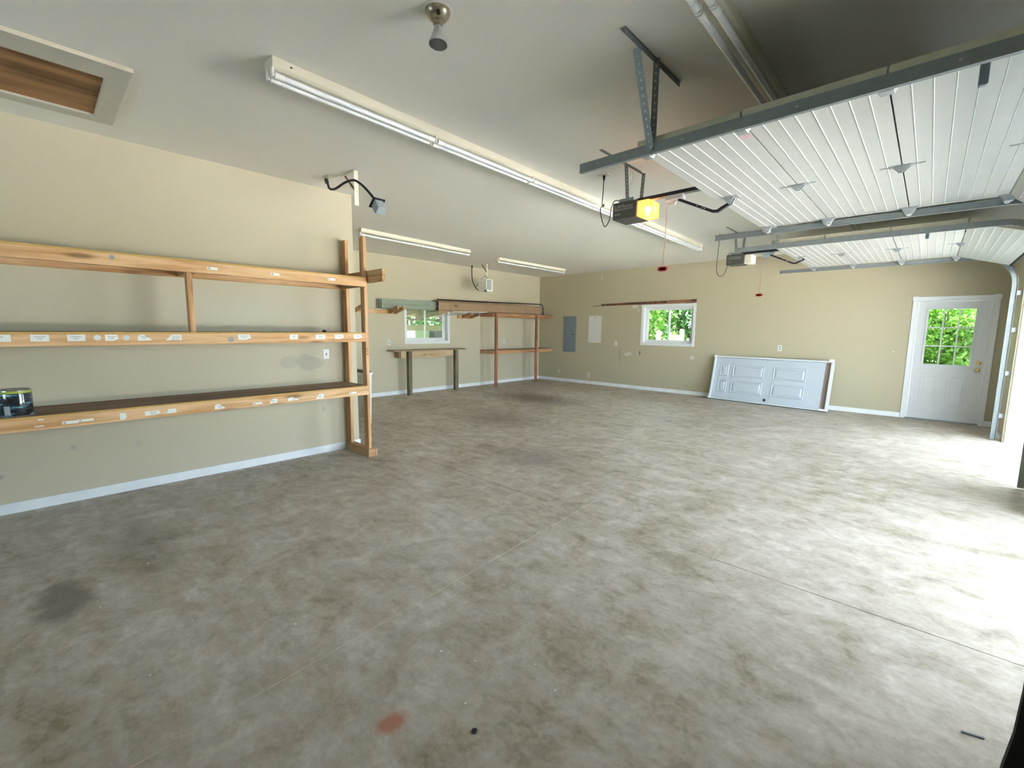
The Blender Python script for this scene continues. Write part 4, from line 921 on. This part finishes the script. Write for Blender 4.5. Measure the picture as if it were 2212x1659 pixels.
# ------------------------------------------------------------------ corner shelf
t = thing('corner_shelving', 'two tier brown timber shelving in the far left corner', 'shelf', (-8.4, 9.0, 0))
for (z0, z1) in ((1.81, 1.90), (.855, .945)):
    MB().box(-8.18, -8.142, 8.02, 10.40, z0, z1-.012).build('front_rail', M['old_y'], t, bevel=.003)
    MB().box(XB, XB+.038, 8.0, 10.40, z0, z1-.012).build('rear_rail', M['old_y'], t, bevel=.003)
    MB().box(XB+.038, -8.18, 8.0, 8.038, z0, z1-.012).build('end_rail', M['old_y'], t, bevel=.003)
    MB().box(XB+.038, -8.18, 10.36, 10.40, z0, z1-.012).build('end_rail', M['old_y'], t, bevel=.003)
    MB().box(XB+.001, -8.14, 8.0, 10.40, z1-.012, z1).build('shelf_board', M['deck'], t)
for y in (8.06, 9.66): MB().box(-8.142, -8.10, y-.04, y+.04, 0, 1.895).build('post', M['old_z'], t, bevel=.003)

# ------------------------------------------------------------------ timber brackets
t = thing('timber_bracket', 'pine wall bracket with upward arms left of the green siding end', 'bracket', (XB, 5.0, 1.80), 'timber wall brackets')
MB().box(XB, XB+.04, 4.35, 5.50, 1.80, 1.875).build('wall_cleat', M['wood_y'], t, bevel=.003)
for y in (4.48, 5.28, 5.42): MB().beam((XB+.04, y, 1.835), (XB+.42, y-.02, 1.925), .04, .08).build('arm', M['wood_x'], t, bevel=.003)
t = thing('timber_bracket', 'reddish pine wall bracket under the cardboard, right of the small window', 'bracket', (XB, 7.5, 1.76), 'timber wall brackets')
MB().box(XB, XB+.04, 7.22, 7.74, 1.755, 1.83).build('wall_cleat', M['old_y'], t, bevel=.003)
for y in (7.36, 7.62): MB().beam((XB+.04, y, 1.79), (XB+.42, y-.02, 1.865), .04, .08).build('arm', M['old_y'], t, bevel=.003)

# siding and cardboard on the brackets
t = thing('siding_bundle', 'bundle of sage green siding boards lying on the wall brackets', 'siding', (-8.5, 5.9, 1.90), None)
for k in range(3):
    xo = XB+.05+k*.05; b = MB()
    prof = [(xo, 1.905), (xo+.03, 1.91), (xo+.015, 1.995), (xo+.03, 2.0), (xo+.012, 2.10), (xo, 2.10)]
    n = len(prof); ya, yb = 4.98+.02*k, 6.85
    b.add([(p[0], ya, p[1]) for p in prof]+[(p[0], yb, p[1]+(.03 if j > 2 else 0)) for j, p in enumerate(prof)], [tuple(range(n)), tuple(range(n, 2*n))]+[(i, (i+1) % n, n+(i+1) % n, n+i) for i in range(n)])
    b.build('siding_board', M['siding'], t)
t = thing('cardboard_sleeve', 'long crumpled brown cardboard sleeve resting on brackets and corner shelf', 'cardboard', (-8.45, 8.3, 1.90))
b = MB(); n = 36; rings = []
for i in range(n+1):
    f = i/n; y = 6.42+f*3.66; z0 = 1.902+.0*f; z1 = 2.145+.045*f-.03*max(0, f-.85)/.15; xo = -8.36+.06*f+.012*math.sin(i*1.7)
    jj = .006*math.sin(i*2.3)+.004*math.sin(i*5.1)
    rings.append([(XB+.02, y, z0), (XB+.02, y, z1-.005), (XB+.12, y, z1+jj), (xo-.06, y, z1-.012+jj), (xo-.005, y, z1-.05), (xo+jj, y, (z0+z1)/2), (xo-.004, y, z0+.03), (xo-.03, y, z0)])
vs = [v for r in rings for v in r]; k_ = 8; fs = []
for i in range(n):
    for k in range(k_): fs.append((i*k_+k, i*k_+(k+1) % k_, (i+1)*k_+(k+1) % k_, (i+1)*k_+k))
fs.append(tuple(n*k_+k for k in range(k_)))
b.add(vs, fs)
o_ = b.build('sleeve', M['card'], t); so_ = o_.modifiers.new('thick', 'SOLIDIFY'); so_.thickness = .006
MB().prism([(-8.37, 6.42, 1.90), (-8.33, 6.72, 1.895), (-8.32, 6.60, 1.84), (-8.34, 6.40, 1.80)], (-.004, 0, 0)).build('torn_flap', M['card'], t)
b = MB(); b.box(-8.345, -8.343, 6.86, 7.0, 2.0, 2.006); b.box(-8.345, -8.343, 6.86, 6.98, 2.03, 2.045); b.build('printing', M['ink_dark'], t)
MB().prism([(-8.355, 7.98, 2.17), (-8.33, 8.06, 2.165), (-8.325, 8.19, 2.05), (-8.33, 8.13, 2.04)], (.003, 0, 0)).build('tape_fold', M['card'], t)
b = MB().tube(curve_pts([(-8.50, 6.5, 2.165), (-8.48, 8.0, 2.185), (-8.45, 9.6, 2.215), (-8.42, 10.1, 2.22), (-8.40, 10.22, 2.20), (-8.39, 10.26, 2.10), (-8.39, 10.26, 1.915)], 6), .014, 8)
tag(b.build('dark_tube', M['dark_slot'], loc=(-8.5, 8.2, 2.16)), 'thin dark tube lying along the top of the cardboard sleeve', 'pipe')  # dark line along the sleeve's top, drawn as a tube
b = MB().beam((-8.26, 6.75, 1.885), (-8.22, 7.82, 1.912), .03, .012); tag(b.build('trim_strip', M['cap'], loc=(-8.24, 7.3, 1.89)), 'white metal trim strip poking out under the cardboard sleeve', 'trim strip')
b = MB().tube([(-8.25, 6.45, 1.79), (-8.24, 7.1, 1.845), (-8.22, 7.7, 1.885)], .007, 8); tag(b.build('metal_rod', M['panel_grey'], loc=(-8.24, 7.1, 1.82)), 'thin grey rod sloping down across the top of the small window', 'rod')

# ------------------------------------------------------------------ leaning prehung door
th = math.radians(13.5)
t = thing('leaning_door', 'white six panel door in its frame leaning sideways on the far wall', 'door', (-3.47, D-.275, 0))
Ld, Hd = 2.20, .955
def lp(u, d, v): return (u, d, v)
M['ldoor'] = plain('primed_white_door', (0.56, 0.61, 0.67), 0.4, var=.02)
M['lframe'] = plain('primed_white_frame', (0.72, 0.76, 0.79), 0.4, var=.03)
def lbuild(mb, name, mat, par=None, bevel=0):
    me = mb; o = me.build(name, mat, None, bevel=bevel); o.parent = par or t; return o
b = MB(); b.box(0, Ld, -.06, .06, Hd-.03, Hd); b.box(0, Ld, -.02, .06, 0, .02); b.box(0, .03, -.06, .06, .02, Hd-.03); b.box(Ld-.035, Ld, -.06, .06, .02, Hd-.03)
fr_ = lbuild(b, 'door_frame', M['lframe'], bevel=.003)
for q_ in ((-.012, .05, -.075, -.06, Hd-.04, Hd+.012), (-.012, .045, -.075, -.06, -.0, .04), (Ld-.07, Ld+.012, -.085, -.06, Hd-.03, Hd+.03), (Ld-.12, Ld+.005, -.08, -.06, 0, .035)):
    lbuild(MB().box(*q_), 'packing_corner', M['cap'], bevel=.004)
b = MB(); b.box(.032, Ld-.13, -.01, .03, .022, Hd-.032)
dl = lbuild(b, 'door_slab', M['ldoor'], bevel=.002)
b = MB(); b.box(Ld-.13, Ld-.036, .0, .03, .022, Hd-.032); lbuild(b, 'brown_end_strip', plain('brownish_board', (0.35, 0.26, 0.22), .7))  # brown strip between the slab's right end and the frame
cols = ((.14, .32), (.41, 1.03), (1.20, 1.78)); rows = ((.17, .43), (.52, .78))
for (u0, u1) in cols:
    for (v0, v1) in rows:
        b = MB(); d0 = -.01
        def fr4(a0, a1, c0, c1, da, db, w_):
            b.add([(a0, da, c0), (a1, da, c0), (a1, da, c1), (a0, da, c1), (a0+w_, db, c0+w_), (a1-w_, db, c0+w_), (a1-w_, db, c1-w_), (a0+w_, db, c1-w_)], [(0,1,5,4),(1,2,6,5),(2,3,7,6),(3,0,4,7)])
        fr4(u0, u1, v0, v1, d0, d0-.012, .010); fr4(u0+.010, u1-.010, v0+.010, v1-.010, d0-.012, d0-.001, .016)
        fr4(u0+.026, u1-.026, v0+.026, v1-.026, d0-.001, d0-.016, .03); b.add([(u0+.056, d0-.016, v0+.056), (u1-.056, d0-.016, v0+.056), (u1-.056, d0-.016, v1-.056), (u0+.056, d0-.016, v1-.056)], [(0,1,2,3)])
        lbuild(b, 'raised_panel', M['ldoor'], dl)
b = MB().lathe([(0, 0), (.028, 0), (.028, .0015), (0, .0015)], (1.11, -.0102, .085), (0, -1, 0), 20); lbuild(b, 'knob_hole', M['dark_slot'], dl)
t.rotation_euler = (-th, 0, math.radians(-4.3))
# keep lower edge on floor
t.location.z = .015

# ------------------------------------------------------------------ small things on the floor
def chips(pts):
    proto = None
    for i, (x, y, s_) in enumerate(pts):
        if proto is None:
            b = MB().prism([(-.012, -.006, 0), (.008, -.008, 0), (.014, .004, 0), (-.006, .009, 0)], (0, 0, .002)); proto = b.build('paper_scrap', M['label'])
            o = proto; tag(o, 'tiny white paper scrap lying on the bare concrete floor', 'paper scrap', 'paper scraps scattered on the concrete floor')
        else: o = proto.copy(); COL.objects.link(o)
        o.location = (x, y, 0); o.scale = (s_*.6, s_*.6, 1); o.rotation_euler = (0, 0, i*1.7)
chips([(-2.20, .77, 1.1), (-1.52, 1.16, .9), (-1.49, 1.18, .5), (-3.46, .36, .8), (-3.08, .11, .7), (-2.30, .21, .6), (-2.16, .62, .5), (-1.36, 1.23, .6), (-1.22, 1.05, .7), (-1.15, 1.4, .6), (-3.6, 1.3, .7), (-1.7, 2.6, .7), (-.9, 2.2, .6), (-1.0, 1.35, .6), (-2.6, .42, .5), (-.3, 3.1, .6)])
x, y = .17, 2.13
b = MB().tube([(.195, 2.245, .004), (.245, 2.30, .004)], .0045, 6)
import os
b = MB()
b.beam((.222, 2.255, .003), (.282, 2.273, .003), .006, .005); tag(b.build('metal_strip', M['panel_grey'], loc=(.23, 2.25, 0)), 'short dark metal strip on the floor near the lower right corner', 'strip')
b = MB().lathe([(0, 0), (.009, 0), (.011, .006), (0, .009)], (-1.10, .99, 0), n=8); tag(b.build('pebble', M['rubber'], loc=(-1.10, .99, 0)), 'small black pebble on the floor at the bottom of the view', 'pebble')
# camera strap at lower right
b = MB(); dirs = [Vector((.2300, 1.470, -.700)), Vector((.2286, 1.4586, -.806)), Vector((.2205, 1.432, -.90)), Vector((.2080, 1.411, -.972)), Vector((.196, 1.38, -1.05))]
c = [Vector((0, 0, CAMH))+d_*.15 for d_ in dirs]
vs = []; fs = []
for p in c:
    for (dx, dy) in ((0, 0), (.022, 0), (.022, .003), (0, .003)): vs.append(p+Vector((dx, dy, 0)))
for i in range(len(c)-1):
    for k in range(4): fs.append((i*4+k, i*4+(k+1) % 4, (i+1)*4+(k+1) % 4, (i+1)*4+k))
fs += [(0, 3, 2, 1), tuple(len(c)*4-4+k for k in range(4))]
b.add(vs, fs); tag(b.build('wrist_strap', M['rubber'], loc=tuple(c[2])), 'black strap hanging close to the viewer at the lower right corner', 'strap')
